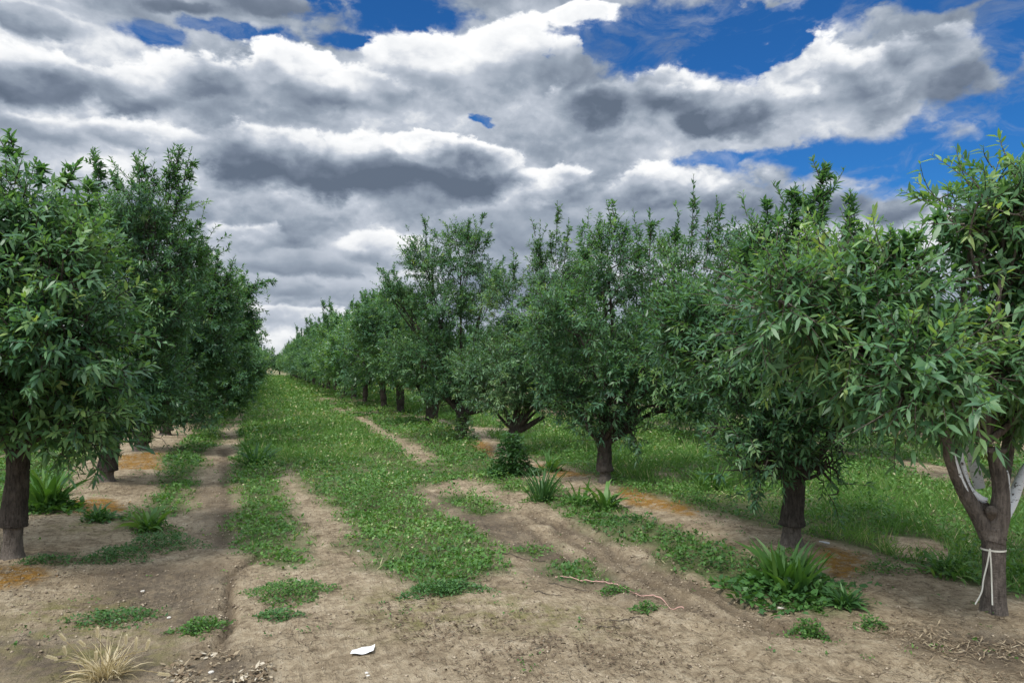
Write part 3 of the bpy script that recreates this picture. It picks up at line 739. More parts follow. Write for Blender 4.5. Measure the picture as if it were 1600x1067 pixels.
R3, b3, d3_ = hero((946, 760), [(950, 420, 75, 70, 0, .9), (1055, 430, 95, 85, .2, .9), (1140, 420, 60, 70, .4, .8), (900, 510, 100, 100, 0, 1.1), (1020, 560, 110, 100, .1, 1.2), (950, 635, 75, 52, 0, .8), (1090, 610, 80, 55, .3, .9), (870, 600, 60, 50, .2, .7), (990, 670, 32, 42, -.2, .4), (1060, 625, 60, 36, .1, .6), (915, 640, 45, 34, -.2, .5), (960, 600, 50, 90, -.5, .5)],
     [(960, 303, 958, 400), (1018, 328, 1015, 400), (1086, 298, 1080, 390), (1128, 312, 1120, 390), (908, 350, 915, 420), (1000, 350, 1000, 420), (1055, 340, 1055, 400), (1160, 345, 1150, 400), (1105, 335, 1105, 400), (935, 345, 940, 400), (975, 340, 970, 400)],
     'third almond tree of the right row, slim straight dark trunk, tufted weeds at its foot', 22, tr=.10, nsh=2600, nl=14, Lf=.085, Wf=.28, forkh=.85,
     scaff=[(925, 670), (965, 660), (1000, 640)], fork_px=(943, 690), tint=.30, spark=.04)
R4, b4, d4_ = hero((803, 712), [(865, 430, 55, 60, 0, .8), (800, 480, 55, 80, .2, 1.), (850, 560, 90, 80, 0, 1.1), (785, 580, 70, 80, 0, 1.), (745, 590, 46, 50, .3, .8), (845, 620, 60, 30, 0, .7), (900, 470, 50, 70, .5, .7), (880, 615, 50, 46, 0, .7)],
     [(872, 316, 868, 400), (835, 342, 842, 420), (832, 350, 850, 430), (803, 392, 803, 450), (890, 345, 882, 410), (775, 420, 780, 470), (860, 350, 862, 400), (920, 370, 910, 430)],
     'fourth almond tree of the right row, trunk base hidden by a dark bush', 23, tr=.10, nsh=2400, nl=13, Lf=.085, Wf=.3,
     scaff=[(790, 640), (825, 640), (850, 650)], fork_px=(803, 672), tint=.46, spark=.05, union=False, leafm='leaf_mid')
R5, b5, d5_ = hero((722, 688), [(720, 400, 55, 55, 0, .9), (665, 415, 42, 50, 0, .8), (690, 480, 80, 65, 0, 1.1), (725, 560, 75, 70, 0, 1.1), (655, 555, 60, 60, .2, 1.), (760, 440, 30, 50, 0, .6), (700, 620, 60, 28, 0, .7), (620, 470, 35, 45, 0, .6)],
     [(757, 328, 740, 400), (733, 340, 728, 390), (662, 334, 668, 400), (640, 358, 655, 410), (771, 345, 752, 400), (700, 350, 703, 400), (585, 408, 625, 460), (613, 415, 630, 470), (628, 385, 645, 420), (790, 400, 770, 440)],
     'tallest crown of the right row, an almond tree with open top against grey cloud', 24, tr=.14, nsh=2300, nl=13, Lf=.085, Wf=.32,
     scaff=[(695, 620), (735, 620), (755, 640)], fork_px=(722, 640), tint=.33, spark=.05)
R6, b6, d6_ = hero((674, 664), [(600, 520, 55, 50, 0, 1.), (640, 560, 65, 60, 0, 1.1), (675, 590, 45, 45, 0, 1.), (575, 500, 32, 32, 0, .7)],
     [(570, 455, 575, 500), (555, 470, 562, 510), (596, 450, 596, 500), (612, 470, 612, 500), (640, 470, 636, 520)],
     'sixth almond tree of the right row with a short black trunk forking into three limbs', 25, tr=.17, nsh=1900, nl=12, Lf=.10, Wf=.36,
     scaff=[(655, 605), (685, 600), (700, 608)], fork_px=(676, 632), tint=.34, spark=.03, union=False)
# left row
L1, bl1, dl1 = hero((18, 880), [(60, 350, 110, 72, .1, .9), (-20, 420, 110, 125, 0, 1.1), (95, 420, 75, 90, -.3, .7), (95, 540, 75, 90, -.4, .7), (10, 560, 100, 110, -.2, .9), (40, 650, 90, 50, -.1, .8), (-110, 480, 120, 150, .2, 1.), (135, 490, 35, 80, -.2, .5), (-120, 620, 90, 70, 0, .8), (115, 655, 56, 62, -.1, .6), (150, 590, 40, 70, 0, .5)],
     [(20, 208, 22, 280), (-25, 225, -10, 290), (60, 248, 62, 290), (110, 252, 100, 300), (-60, 235, -50, 300), (145, 275, 130, 330)],
     'nearest almond tree of the left row, cut by the photo edge, large glossy leaves', 31, tr=.088, nsh=2900, nl=14, Lf=.10, Wf=.30, long=True,
     scaff=[(-10, 660), (60, 650), (25, 640)], fork_px=(28, 700), tint=.40, spark=.05, hang=.3)
L2, bl2, dl2 = hero((165, 758), [(235, 330, 60, 55, 0, .9), (190, 380, 75, 70, .2, 1.), (270, 400, 48, 60, 0, .8), (215, 480, 95, 90, 0, 1.2), (275, 480, 45, 60, 0, .8), (210, 590, 90, 75, 0, 1.1), (150, 655, 60, 50, -.2, .7), (215, 650, 55, 34, .2, .8), (255, 620, 45, 45, 0, .7), (150, 350, 55, 60, .3, .7)],
     [(150, 224, 152, 320), (158, 240, 155, 300), (212, 240, 222, 310), (283, 222, 262, 320), (302, 240, 275, 330), (268, 236, 258, 310), (298, 262, 270, 340), (178, 262, 185, 320), (240, 262, 238, 310), (315, 345, 290, 370), (225, 255, 228, 310)],
     'second almond tree of the left row, dark shoots standing up against white cloud', 32, tr=.12, nsh=2800, nl=14, Lf=.09, Wf=.28,
     scaff=[(150, 650), (190, 640)], fork_px=(172, 690), tint=.30, spark=.03)
L3, bl3, dl3 = hero((221, 708), [(300, 430, 45, 60, 0, .9), (330, 500, 45, 70, 0, 1.), (285, 560, 80, 80, 0, 1.2), (240, 620, 60, 35, 0, .8), (345, 450, 28, 40, 0, .6), (290, 640, 60, 36, 0, .9)],
     [(365, 402, 350, 450), (340, 390, 335, 440), (318, 365, 310, 400), (325, 380, 318, 420)],
     'third almond tree of the left row, trunk half in shade beside a yellow lichen patch', 33, tr=.15, nsh=2300, nl=13, Lf=.09, Wf=.32, scaff=[(210, 640), (240, 630)], fork_px=(224, 660), tint=.31, spark=.03)
L4, bl4, dl4 = hero((258, 682), [(370, 475, 32, 40, 0, .9), (365, 535, 38, 50, 0, 1.), (325, 590, 65, 45, 0, 1.2), (300, 520, 60, 60, .3, 1.), (388, 510, 22, 34, 0, .5), (345, 625, 55, 28, 0, 1.), (385, 590, 30, 34, 0, .7)],
     [(434, 437, 378, 450), (412, 440, 375, 465), (395, 455, 375, 475), (414, 498, 385, 510), (400, 480, 380, 500), (376, 430, 372, 465)],
     'almond tree on the left with one leafy branch jutting sideways over the lane', 34, tr=.15, nsh=2000, nl=13, Lf=.10, Wf=.36, scaff=[(245, 645), (275, 640)], fork_px=(259, 655), tint=.31, spark=.03)

# --- nearest tree on the right: pruned, whitewashed limbs, tied with white tape
b = ground_at(1552, 964); b[2] = gz(b[0], b[1]) - .01; d = depth_of(b)
R1 = empty('almond_tree', b); tag(R1, 'almond tree at the right edge, pruned, whitewashed limbs, white tape round its trunk', 'almond tree', ROWG)
def loc(px, py, dd=0): return at(px, py, d + dd) - b
px_m = d / F
trk = smooth_line([np.array([0, 0, -.06]), loc(1553, 930), loc(1553, 890), loc(1552, 850), loc(1550, 822)], 40)
rr = np.interp(np.linspace(0, 1, 40), [0, .1, .22, .5, .8, 1], [.125, .088, .074, .067, .070, .080])
V, f, _ = tubes(trk[None], rr[None], 32, .045, 5); link('trunk', build('trunk', V, f, None, True), M['bark_grey'], R1)
lim = []
lim.append(limb_part([loc(1545, 838), loc(1528, 805), loc(1505, 765), loc(1488, 725), loc(1478, 690), loc(1462, 610, .05)], [.054, .048, .043, .041, .039, .03], 22, 16, 41))
lim.append(limb_part([loc(1553, 845, -.02), loc(1562, 805, -.02), loc(1564, 765, -.02), loc(1558, 725, -.02), loc(1555, 704, -.02)], [.062, .060, .052, .048, .052], 20, 18, 42))
lim.append(limb_part([loc(1550, 835, .03), loc(1542, 802, .06), loc(1530, 788, .08), loc(1512, 765, .08), loc(1500, 730, .08), loc(1496, 690, .1), loc(1500, 600, .15)], [.05, .048, .05, .040, .034, .032, .022], 24, 14, 43))
lim.append(limb_part([loc(1556, 840, .08), loc(1560, 790, .2), loc(1575, 700, .3), loc(1585, 600, .35)], [.06, .05, .04, .03], 16, 12, 44))
V, f, _ = merge(lim); link('limbs', build('limbs', V, f, None, True), M['bark_grey'], R1)
V, f, _ = limb_part([loc(1547, 803, -.02), loc(1549, 797, -.07), loc(1549, 794, -.085)], [.04, .034, .02], 8, 14, 45, .12); link('branch_knot', build('branch_knot', V, f, None, True), M['bark_grey'], R1)
# painted limbs and painted strips on the shaded faces
for i, (pts, rad) in enumerate([
    ([loc(1531, 762, .15), loc(1524, 735, .16), loc(1516, 700, .17), loc(1508, 672, .18), loc(1500, 620, .2)], [.034, .038, .034, .030, .024]),
    ([loc(1566, 812, .06), loc(1582, 780, .12), loc(1598, 742, .16), loc(1625, 700, .2), loc(1650, 640, .2)], [.036, .036, .032, .03, .024]),
    ]):
    V, f, _ = limb_part(pts, rad, 20, 14, 50 + i); link('painted_limb', build('painted_limb', V, f, None, True), M['wash'], R1)
strips = [limb_part([loc(1519, 786, -.018), loc(1508, 765, -.022), loc(1495, 735, -.022), loc(1487, 705, -.02)], [.010, .020, .022, .016], 16, 8, 60, .1),
          limb_part([loc(1541, 782, .035), loc(1527, 776, .045), loc(1513, 760, .045), loc(1504, 728, .05), loc(1500, 700, .05)], [.02, .027, .02, .018, .012], 18, 8, 61, .1),
          limb_part([loc(1578, 790, .0), loc(1576, 750, .0), loc(1573, 735, .0)], [.006, .009, .006], 10, 8, 62, .1)]
V, f, _ = merge(strips); link('whitewash', build('whitewash', V, f, None, True), M['wash'], R1)
V, f, _ = limb_part([loc(1555, 707, -.02), loc(1555, 703, -.02), loc(1555, 699, -.02)], [.062, .068, .055], 6, 16, 63, .14); link('cut_end', build('cut_end', V, f, None, False), M['bark_pale'], R1)
V, f, _ = limb_part([loc(1538, 708, -.04), loc(1539, 696, -.04)], [.016, .014], 5, 6, 64, .1); link('bark_flake', build('bark_flake', V, f), M['white'], R1)
LB = [lobe_w(*l, d) for l in [(1572, 325, 55, 50, .1, .5), (1612, 380, 75, 76, .1, .6), (1528, 335, 34, 34, 0, .3), (1360, 468, 105, 66, .1, .5), (1415, 465, 52, 60, .1, .4), (1215, 468, 60, 60, 0, .4), (1280, 468, 62, 66, .1, .45),
      (1440, 570, 74, 85, -.35, .45), (1540, 575, 85, 80, 0, .6), (1640, 540, 90, 130, .1, .6), (1330, 540, 60, 70, 0, .4), (1600, 450, 36, 50, .1, .4), (1590, 625, 80, 30, .15, .4), (1400, 615, 60, 50, -.2, .35)]]
SP = [(at(a_, b_, d), at(c_, e_, d)) for a_, b_, c_, e_ in [(1560, 335, 1562, 290), (1590, 335, 1600, 285), (1530, 365, 1515, 325), (1480, 350, 1462, 335), (1400, 415, 1392, 350), (1435, 420, 1430, 348), (1360, 420, 1352, 365), (1418, 425, 1412, 355), (1575, 345, 1580, 300), (1510, 390, 1470, 355)]]
fork = at(1540, 690, d)
(V, f, ti), (Vb, fb) = make_crown(LB, SP, 1750, 13, .105, .26, 77, True, fork, .45, .11, org=b, hang=.25, upb=.35)
link('crown', build('crown', V, f, ti), M['leaf'], R1)
link('branches', build('branches', Vb, fb, None, True), M['bark_grey'], R1)
# white tape tied round the trunk: a band and two hanging ends
tape = empty('tying_tape', b + loc(1552, 857)); tag(tape, 'white tape tied round the pruned trunk, two long ends hanging down', 'tape')
def ribbon(pts, wd, k=24):
    pl = smooth_line(pts, k); T = nrm(np.gradient(pl, axis=0)); S = nrm(np.cross(T, FW)); 
    Vv = np.concatenate([pl + S * wd / 2, pl - S * wd / 2, pl + S * wd / 2 + FW * .004, pl - S * wd / 2 + FW * .004]); n_ = k
    i = np.arange(k - 1)[:, None]
    f_ = np.concatenate([i + [0, 1, n_ + 1, n_], i + [2 * n_, 3 * n_, 3 * n_ + 1, 2 * n_ + 1], i + [0, 2 * n_, 2 * n_ + 1, 1], i + [n_, n_ + 1, 3 * n_ + 1, 3 * n_]])
    return build('tape', Vv, [f_], None, True)
c0 = loc(1552, 857); an = np.linspace(0, 2 * np.pi, 33)
ring = np.array([[math.cos(a) * .074, math.sin(a) * .074, 0] for a in an])
Vv = np.concatenate([ring + [0, 0, .006], ring - [0, 0, .006]]); i = np.arange(32)[:, None]
link('band', build('band', Vv, [i + [0, 1, 34, 33]], None, True), M['tie'], tape)
o0 = loc(1552, 857)
for pts in ([loc(1547, 857, -.080) - o0, loc(1543, 880, -.083) - o0, loc(1537, 905, -.088) - o0, loc(1534, 925, -.10) - o0, loc(1524, 944, -.12) - o0],
            [loc(1547, 857, -.082) - o0, loc(1549, 885, -.084) - o0, loc(1550, 915, -.088) - o0, loc(1551, 945, -.12) - o0]):
    link('hanging_end', ribbon(pts, .009), M['tie'], tape)

# --- the other trees: a few individually grown models, copied with their own turn and size
def generic(seed, h, rad, nsh, nl, Lf, Wf, tint=.33):
    g = np.random.default_rng(seed); lob = []
    for k in range(6):
        a = k * 1.05 + g.random() * .5; r = rad * g.uniform(.45, .62)
        lob.append(lobe_m(math.cos(a) * r, math.sin(a) * r, h * g.uniform(.35, .52), rad * g.uniform(.42, .55), h * g.uniform(.16, .21)))
    for k in range(4):
        a = k * 1.57 + g.random(); r = rad * g.uniform(.2, .45)
        lob.append(lobe_m(math.cos(a) * r, math.sin(a) * r, h * g.uniform(.62, .76), rad * g.uniform(.34, .46), h * g.uniform(.13, .19)))
    sp = []
    for k in range(13):
        a = g.random() * 6.28; r = rad * g.uniform(.05, .7); z0 = h * g.uniform(.62, .8)
        bb = np.array([math.cos(a) * r, math.sin(a) * r, z0]); sp.append((bb, bb + np.array([math.cos(a) * .12, math.sin(a) * .12, h * g.uniform(.12, .26)])))
    fork = np.array([g.normal(0, .06), g.normal(0, .06), .78])
    (V, f, ti), (Vb, fb) = make_crown(lob, sp, nsh, nl, Lf, Wf, seed, False, fork, tint, .03)
    root = empty('almond_tree')
    sc = []
    for k in range(4):
        a = k * 1.57 + g.random(); e = np.array([math.cos(a) * rad * .5, math.sin(a) * rad * .5, h * .42])
        sc.append(limb_part([fork * .93, fork + (e - fork) * .4 + [0, 0, -.05], e], [.07, .055, .035], 12, 8, seed + k))
    sc.append((Vb, fb, [np.zeros(len(x)) for x in fb])); Vb, fb, _ = merge(sc)
    link('trunk', trunk_mesh('trunk', [np.array([0, 0, -.06]), fork * .15, fork * .35, fork * .4, fork], [.15, .10, .092, .115, .10], seed, 16, 20), M['bark'], root)
    link('branches', build('branches', Vb, fb, None, True), M['bark'], root)
    link('crown', build('crown', V, f, ti), M['leaf'], root)
    return root
protos = [generic(101, 4.1, 1.95, 1500, 11, .13, .40, .33), generic(102, 3.7, 1.9, 1500, 11, .13, .40, .36), generic(103, 4.4, 2.0, 1600, 11, .13, .40, .30),
          generic(104, 3.9, 2.1, 1500, 11, .13, .40, .38)]
used = set()
def plant(kind, x, y, rz, s, label, group):
    src = protos[kind]
    if kind not in used: used.add(kind); r_ = src
    else:
        r_ = src.copy(); C.objects.link(r_)
        for ch in src.children:
            c = ch.copy(); C.objects.link(c); c.parent = r_
    r_.location = (x, y, gz(x, y) - .01); r_.rotation_euler = (0, 0, rz); r_.scale = (s, s, s * random.uniform(.93, 1.07))
    tag(r_, label, 'almond tree', group)
gr_right, gr_left = 'far trees of the right row', 'far trees of the left row'
y = 20.6 * 1.03 + 3.7; k = 0
names_r = ['seventh almond tree of the right row, thin straight trunk beyond the three-limbed one', 'eighth almond tree of the right row, short dark trunk in weeds', 'ninth almond tree of the right row, left of the bushy tall crown', 'tenth almond tree of the right row, crown tip below the cloud band', 'eleventh almond tree of the right row, where trunks stop being visible', 'twelfth almond tree of the right row, small hazy crown']
while y < 125:
    lab = names_r[k] if k < len(names_r) else 'distant almond tree in the right row where crowns merge along the lane'
    plant([1, 2, 0, 3, 1, 0, 2, 3][k % 8], RIGHT_X - .1 + random.uniform(-.2, .2), y, random.random() * 6.28, random.uniform(1.0, 1.22), lab, gr_right)
    y += 3.9 + random.uniform(-.25, .25); k += 1
y = 18.8 * 1.03 + 4.0; k = 0
names_l = ['fifth almond tree of the left row, low crown bulging over the lane', 'sixth almond tree of the left row, a sliver of crown beyond the bulging one', 'seventh almond tree of the left row, last crown before the row blends together']
while y < 125:
    lab = names_l[k] if k < len(names_l) else 'distant almond tree in the left row, mostly behind nearer crowns'
    plant([0, 3, 2, 1, 3, 1, 0][k % 7], LEFT_X + .15 + random.uniform(-.15, .15), y, random.random() * 6.28, random.uniform(.98, 1.15), lab, gr_left)
    y += 4.0 + random.uniform(-.25, .25); k += 1
# second row on the right, seen between the trunks
r2lab = ['almond tree whose dark trunk shows right behind the whitewashed one', 'almond tree of the second row with its trunk seen behind the swollen graft trunk',
         'almond tree on a bare brown strip, seen between the second and third trunks']
for k, y in enumerate([6.9, 10.7, 14.4, 18.2, 22, 26, 29.8, 33.6, 37.5, 41.5, 45.4, 49.3, 53]):
    lab = r2lab[k] if k < 3 else 'almond tree in the second row from the lane, largely hidden behind the right row'
    plant([3, 1, 0, 2][k % 4], RIGHT2_X + random.uniform(-.12, .12), y, random.random() * 6.28, (.72 if k < 2 else .86), lab, 'trees of the second row on the right')
for k, y in enumerate([9.5, 13.3, 17, 21, 25, 29, 33, 37]):
    plant([1, 0, 2, 3][k % 4], 15.6 + random.uniform(-.12, .12), y, random.random() * 6.28, .82, 'almond tree in the third row from the lane, glimpsed far behind the alley grass', 'trees of the third row on the right')
for k, y in enumerate([10.5, 14.5, 18.5, 22.5, 26.5, 30.5]):
    plant([2, 0, 3, 1][k % 4], -7.6 + random.uniform(-.12, .12), y, random.random() * 6.28, .85, 'almond tree in the row behind the left row, glimpsed past its trunks', 'trees of the row behind the left row')
for k, x in enumerate([-1.5, .8, 3.0]):
    plant([0, 2, 1][k], x, 128 + random.uniform(0, 5), random.random() * 6.28, 1.1, 'pale far almond tree closing the end of the lane', 'trees closing the end of the lane')

# ------------------------------------------------------------------ plants one can point at
def blades(n, L, W, spread, arch, seed, tint=(.2, .8), rad=.05, K=6):
    g = np.random.default_rng(seed); a = g.random(n) * 6.283; L = L * g.uniform(.35, 1.12, n); tl = g.uniform(.02, spread, n); arch = arch * 1.25
    u = np.linspace(0, 1, K); h = np.stack([np.cos(a), np.sin(a), np.zeros(n)], 1)
    b0 = h * (g.random(n) * rad)[:, None]
    ang = tl[:, None] + (arch * g.uniform(.4, 1.3, n))[:, None] * u[None] ** 1.6
    st = (L / (K - 1))[:, None]
    hor = np.concatenate([np.zeros((n, 1)), np.cumsum(np.sin(ang[:, 1:]) * st, 1)], 1); ver = np.concatenate([np.zeros((n, 1)), np.cumsum(np.cos(ang[:, 1:]) * st, 1)], 1)
    ctr = b0[:, None] + h[:, None] * hor[..., None] + np.array([0, 0, 1.]) * ver[..., None]
    tw = g.normal(0, .9, n)[:, None] * u[None]; sd_ = g.normal(0, .22, n)
    S = np.stack([-np.sin(a[:, None] + tw), np.cos(a[:, None] + tw), np.repeat(g.normal(0, .4, n)[:, None], K, 1)], 2)
    ctr = ctr + np.stack([-np.sin(a), np.cos(a), np.zeros(n)], 1)[:, None] * (sd_ * L)[:, None, None] * (u ** 2)[None, :, None]
    wd = W * g.uniform(.6, 1.2, n)[:, None] * np.interp(u, [0, .2, .45, .7, 1], [.35, .75, 1, .8, .03])[None]
    V = np.stack([ctr + S * wd[..., None] / 2, ctr - S * wd[..., None] / 2], 2).reshape(-1, 3)
    i = (np.arange(n)[:, None] * K + np.arange(K - 1)[None]).reshape(-1, 1) * 2
    return V, [i + [0, 1, 3, 2]], [np.repeat(g.uniform(*tint, n), K - 1)]
def herb_patch(n, rx, ry, h, Lr, seed, tint=(.1, .7), wr=(.45, .8), yaw=0.):
    g = np.random.default_rng(seed); a = g.random(n) * 6.283; r = g.random(n) ** .62 * (1 + .12 * np.abs(g.normal(0, 1, n))) * (1 + .25 * np.sin(a * 3 + seed) + .15 * np.sin(a * 7 + seed * 2))
    x = np.cos(a) * r * rx; y_ = np.sin(a) * r * ry
    P = np.stack([x, y_, g.random(n) * h * np.clip(1.15 - r ** 2, .15, 1)], 1)
    b_ = g.random(n) * 6.28; e = g.uniform(-.1, 1.0, n)
    D = np.stack([np.cos(b_) * np.cos(e), np.sin(b_) * np.cos(e), np.sin(e)], 1) + P * np.array([1, 1, 0]) / max(rx, ry) * .6
    L = g.uniform(*Lr, n)
    return leaf_part(P, D, np.stack([g.normal(0, .4, n), g.normal(0, .4, n), np.ones(n)], 1), L, L * g.uniform(*wr, n), g.uniform(0, .5, n), g.uniform(*tint, n))
def place(px, py): p = ground_at(px, py); p[2] = gz(p[0], p[1]); return p
def plant_thing(name, px, py, label, cat, parts_, group=None):
    """parts_: [(part name, data, material)]; one part -> a single mesh"""
    p = place(px, py)
    if len(parts_) == 1:
        V, f, ti = merge([parts_[0][1]]); o = link(name, build(name, V, f, ti), M[parts_[0][2]], None, p)
    else:
        o = empty(name, p)
        for nm, dat, mk in parts_:
            V, f, ti = merge([dat]); link(nm, build(nm, V, f, ti), M[mk], o)
    tag(o, label, cat, group); return o
WG = 'broad bladed weeds along the rows'
plant_thing('weed_clump', 1228, 925, 'large bright green clump of tall strappy leaves in front of the swollen graft trunk', 'weed', [('tall_leaves', blades(136, .40, 0.041, .55, .5, 1, rad=.17), 'blade'), ('low_leaves', herb_patch(900, .46, .34, .14, (.04, .09), 2), 'herb_dark')], WG)
plant_thing('weed_clump', 1320, 946, 'low dark rosette of arching weeds right of the tall strappy clump', 'weed', [('low_leaves', blades(96, .20, 0.027, 1.2, .9, 3, (0, .6), .06), 'herb_dark')], WG)
plant_thing('weed_clump', 948, 800, 'tufted pale green weed with folded blades at the foot of the straight dark trunk', 'weed', [('tall_leaves', blades(36, .42, 0.047, .7, .9, 4, (.4, 1), .10), 'blade'), ('low_leaves', herb_patch(420, .20, .16, .12, (.02, .06), 601, (.1, .8), (.3, .6)), 'herb')], WG)
plant_thing('weed_clump', 905, 790, 'small upright weed with four or five blades left of the straight dark trunk', 'weed', [('tall_leaves', blades(20, .34, 0.041, .5, .6, 5, rad=.12), 'blade'), ('low_leaves', herb_patch(420, .20, .16, .12, (.02, .06), 602, (.1, .8), (.3, .6)), 'herb')], WG)
plant_thing('weed_clump', 846, 782, 'dense tuft of dark upright blades right of the dark bush', 'weed', [('tall_leaves', blades(72, .46, 0.024, .5, .5, 6, (0, .5), .12), 'herb_dark'), ('low_leaves', herb_patch(420, .20, .16, .12, (.02, .06), 603, (.1, .8), (.3, .6)), 'herb')], WG)
plant_thing('weed_clump', 233, 828, 'bright green leafy weed with pointed leaves on the left dirt track', 'weed', [('tall_leaves', blades(48, .34, 0.047, 1.0, .8, 7, (.5, 1), .08), 'blade'), ('low_leaves', herb_patch(420, .20, .16, .12, (.02, .06), 604, (.1, .8), (.3, .6)), 'herb')], WG)
plant_thing('weed_clump', 155, 818, 'grey green rosette weed beside the yellow stained soil behind the nearest left trunk', 'weed', [('tall_leaves', blades(48, .24, 0.041, 1.2, .9, 8, (.1, .6), .06), 'herb_dark'), ('low_leaves', herb_patch(420, .20, .16, .12, (.02, .06), 605, (.1, .8), (.3, .6)), 'herb')], WG)
plant_thing('weed_clump', 68, 806, 'tall broad leaved weed just right of the nearest left trunk', 'weed', [('tall_leaves', blades(48, .62, 0.081, .55, .6, 9, (.3, .9), .12), 'blade'), ('low_leaves', herb_patch(500, .4, .3, .2, (.05, .11), 10), 'herb')], WG)
plant_thing('weed_clump', 400, 730, 'spiky tall weed standing in the left grass strip of the lane', 'weed', [('tall_leaves', blades(72, .5, 0.041, .8, .7, 11, (.1, .6), .14), 'herb_dark'), ('low_leaves', herb_patch(420, .20, .16, .12, (.02, .06), 606, (.1, .8), (.3, .6)), 'herb')], WG)
plant_thing('weed_clump', 860, 600 + 140, 'loose spreading weed in the grass beyond the tufted strip', 'weed', [('tall_leaves', blades(40, .4, 0.041, .8, .7, 12, (.3, .9), .12), 'blade'), ('low_leaves', herb_patch(420, .20, .16, .12, (.02, .06), 607, (.1, .8), (.3, .6)), 'herb')], WG)
plant_thing('weed_clump', 1110, 770, 'tall leafy weed in the alley grass between the second and third trunks', 'weed', [('tall_leaves', blades(56, .42, 0.041, .7, .7, 13, (.3, .9), .2), 'blade'), ('low_leaves', herb_patch(420, .20, .16, .12, (.02, .06), 608, (.1, .8), (.3, .6)), 'herb')], WG)
plant_thing('weed_clump', 1480, 905, 'arching long leaved weeds at the edge of the alley grass left of the taped trunk', 'weed', [('tall_leaves', blades(72, .26, 0.022, 1.1, .9, 14, (.3, 1), .22), 'blade'), ('low_leaves', herb_patch(420, .20, .16, .12, (.02, .06), 609, (.1, .8), (.3, .6)), 'herb')], WG)
plant_thing('weed_clump', 1592, 905, 'arching blade weed immediately right of the taped trunk', 'weed', [('tall_leaves', blades(48, .24, 0.027, 1.1, .9, 15, (.3, 1), .1), 'blade'), ('low_leaves', herb_patch(420, .20, .16, .12, (.02, .06), 610, (.1, .8), (.3, .6)), 'herb')], WG)
plant_thing('sucker_bush', 800, 742, 'dark dense bush of root suckers in front of the fourth trunk', 'bush', [('leaves', herb_patch(2600, .30, .30, .62, (.05, .10), 16, (0, .4), (.3, .45)), 'herb_dark')])
plant_thing('leafy_sucker', 722, 690, 'pale leafy sprouts round the foot of the tallest right tree', 'sucker sprouts', [('leaves', herb_patch(500, .35, .3, .55, (.08, .13), 17, (.3, .9), (.25, .4)), 'leaf_pale')])
PG_ = 'isolated weed patches on bare soil'
for i, (px, py, rx, ry, n_, h, lab, mk) in enumerate([
    (168, 968, .34, .13, 700, .035, 'flat dark green weed patch on mossy soil above the dry grass tuft', 'herb_dark'),
    (315, 986, .14, .10, 420, .04, 'small bright green weed patch touching the soil crack', 'herb'),
    (452, 934, .26, .22, 900, .05, 'rounded weed patch in the middle of the track below the left grass strip', 'herb'),
    (432, 971, .14, .08, 240, .03, 'sparse grey green seedling patch just below a bigger rounded patch', 'herb_dark'),
    (250, 850, .34, .28, 1300, .07, 'dark green clover-like patch right of the nearest left trunk, larger of two', 'herb_dark'),
    (180, 872, .24, .20, 700, .05, 'dark low weed patch touching the near side of the clover-like patch', 'herb_dark'),
    (70, 884, .22, .10, 300, .035, 'thin weed patch on the soil beside the base of the nearest left trunk', 'herb_dark'),
    (1262, 988, .12, .08, 380, .06, 'small yellow green weed patch in front of the strappy clump', 'herb'),
    (1360, 980, .12, .07, 200, .05, 'tiny scruffy weed patch right of the yellow green one', 'herb'),
    (1010, 952, .10, .05, 130, .03, 'faint weed patch beside the pink string', 'herb'),
    (960, 925, .13, .05, 160, .03, 'little weed patch at the near end of the clover island by the pink string', 'herb'),
    (690, 928, .30, .10, 800, .045, 'dark fringe patch at the near tip of the central grass', 'herb_dark'),
    (1380, 905, .2, .1, 200, .05, 'thin green patch beside the orange lichen soil', 'herb'),
    ]):
    plant_thing('weed_patch', px, py, lab, 'weed patch', [('leaves', herb_patch(int(n_ * 2.1), rx, ry * 1.25, h * 1.9, (.014, .036), 300 + i, (.1, .75), (.3, .6)), mk)], PG_)
# dry grass tuft with seed heads
p = place(165, 1058); tuft = empty('dry_grass_tuft', p); tag(tuft, 'straw coloured dry grass tuft with nodding seed heads in the lower left corner', 'dry grass')
V, f, ti = merge([blades(230, .19, .006, 1.1, .8, 31, (.3, 1), .09), blades(40, .24, .004, .9, .3, 32, (.5, 1), .07)]); link('stems', build('stems', V, f, ti), M['straw'], tuft)
g = np.random.default_rng(8)
for i, (hx, hy, tlx, tly) in enumerate([(95, 992, 104, 1002), (100, 1012, 104, 1024), (125, 1002, 135, 1010), (75, 1025, 92, 1030), (152, 982, 153, 998), (197, 994, 197, 1008), (213, 998, 212, 1018), (232, 1002, 228, 1016), (250, 1052, 268, 1054), (150, 1020, 150, 1032)]):
    dd = depth_of(p) + g.uniform(-.12, .12); a_ = at(hx, hy, dd) - p; c_ = at(tlx, tly, dd) - p
    root_ = np.array([g.normal(0, .04), g.normal(0, .04), 0])
    V1, f1, t1 = tubes(smooth_line([root_, (root_ + c_) / 2 + [0, 0, .03], c_], 8)[None], np.full((1, 8), .0017), 4); 
    link('stalk', build('stalk', V1, f1), M['straw'], tuft)
    n_ = 46; u_ = np.linspace(0, 1, n_); P_ = c_ + (a_ - c_) * u_[:, None]; ph = np.arange(n_) * 2.4
    ax_ = nrm((a_ - c_)[None])[0]; s1 = nrm(np.cross(ax_, FW)[None])[0]; s2 = np.cross(ax_, s1)
    D_ = ax_ * 1.6 + np.cos(ph)[:, None] * s1 + np.sin(ph)[:, None] * s2
    V, f, ti = merge([leaf_part(P_, D_, np.tile(FW, (n_, 1)), np.full(n_, .02), .0045, 0., np.full(n_, .95))]); link('seed_head', build('seed_head', V, f, ti), M['straw'], tuft)

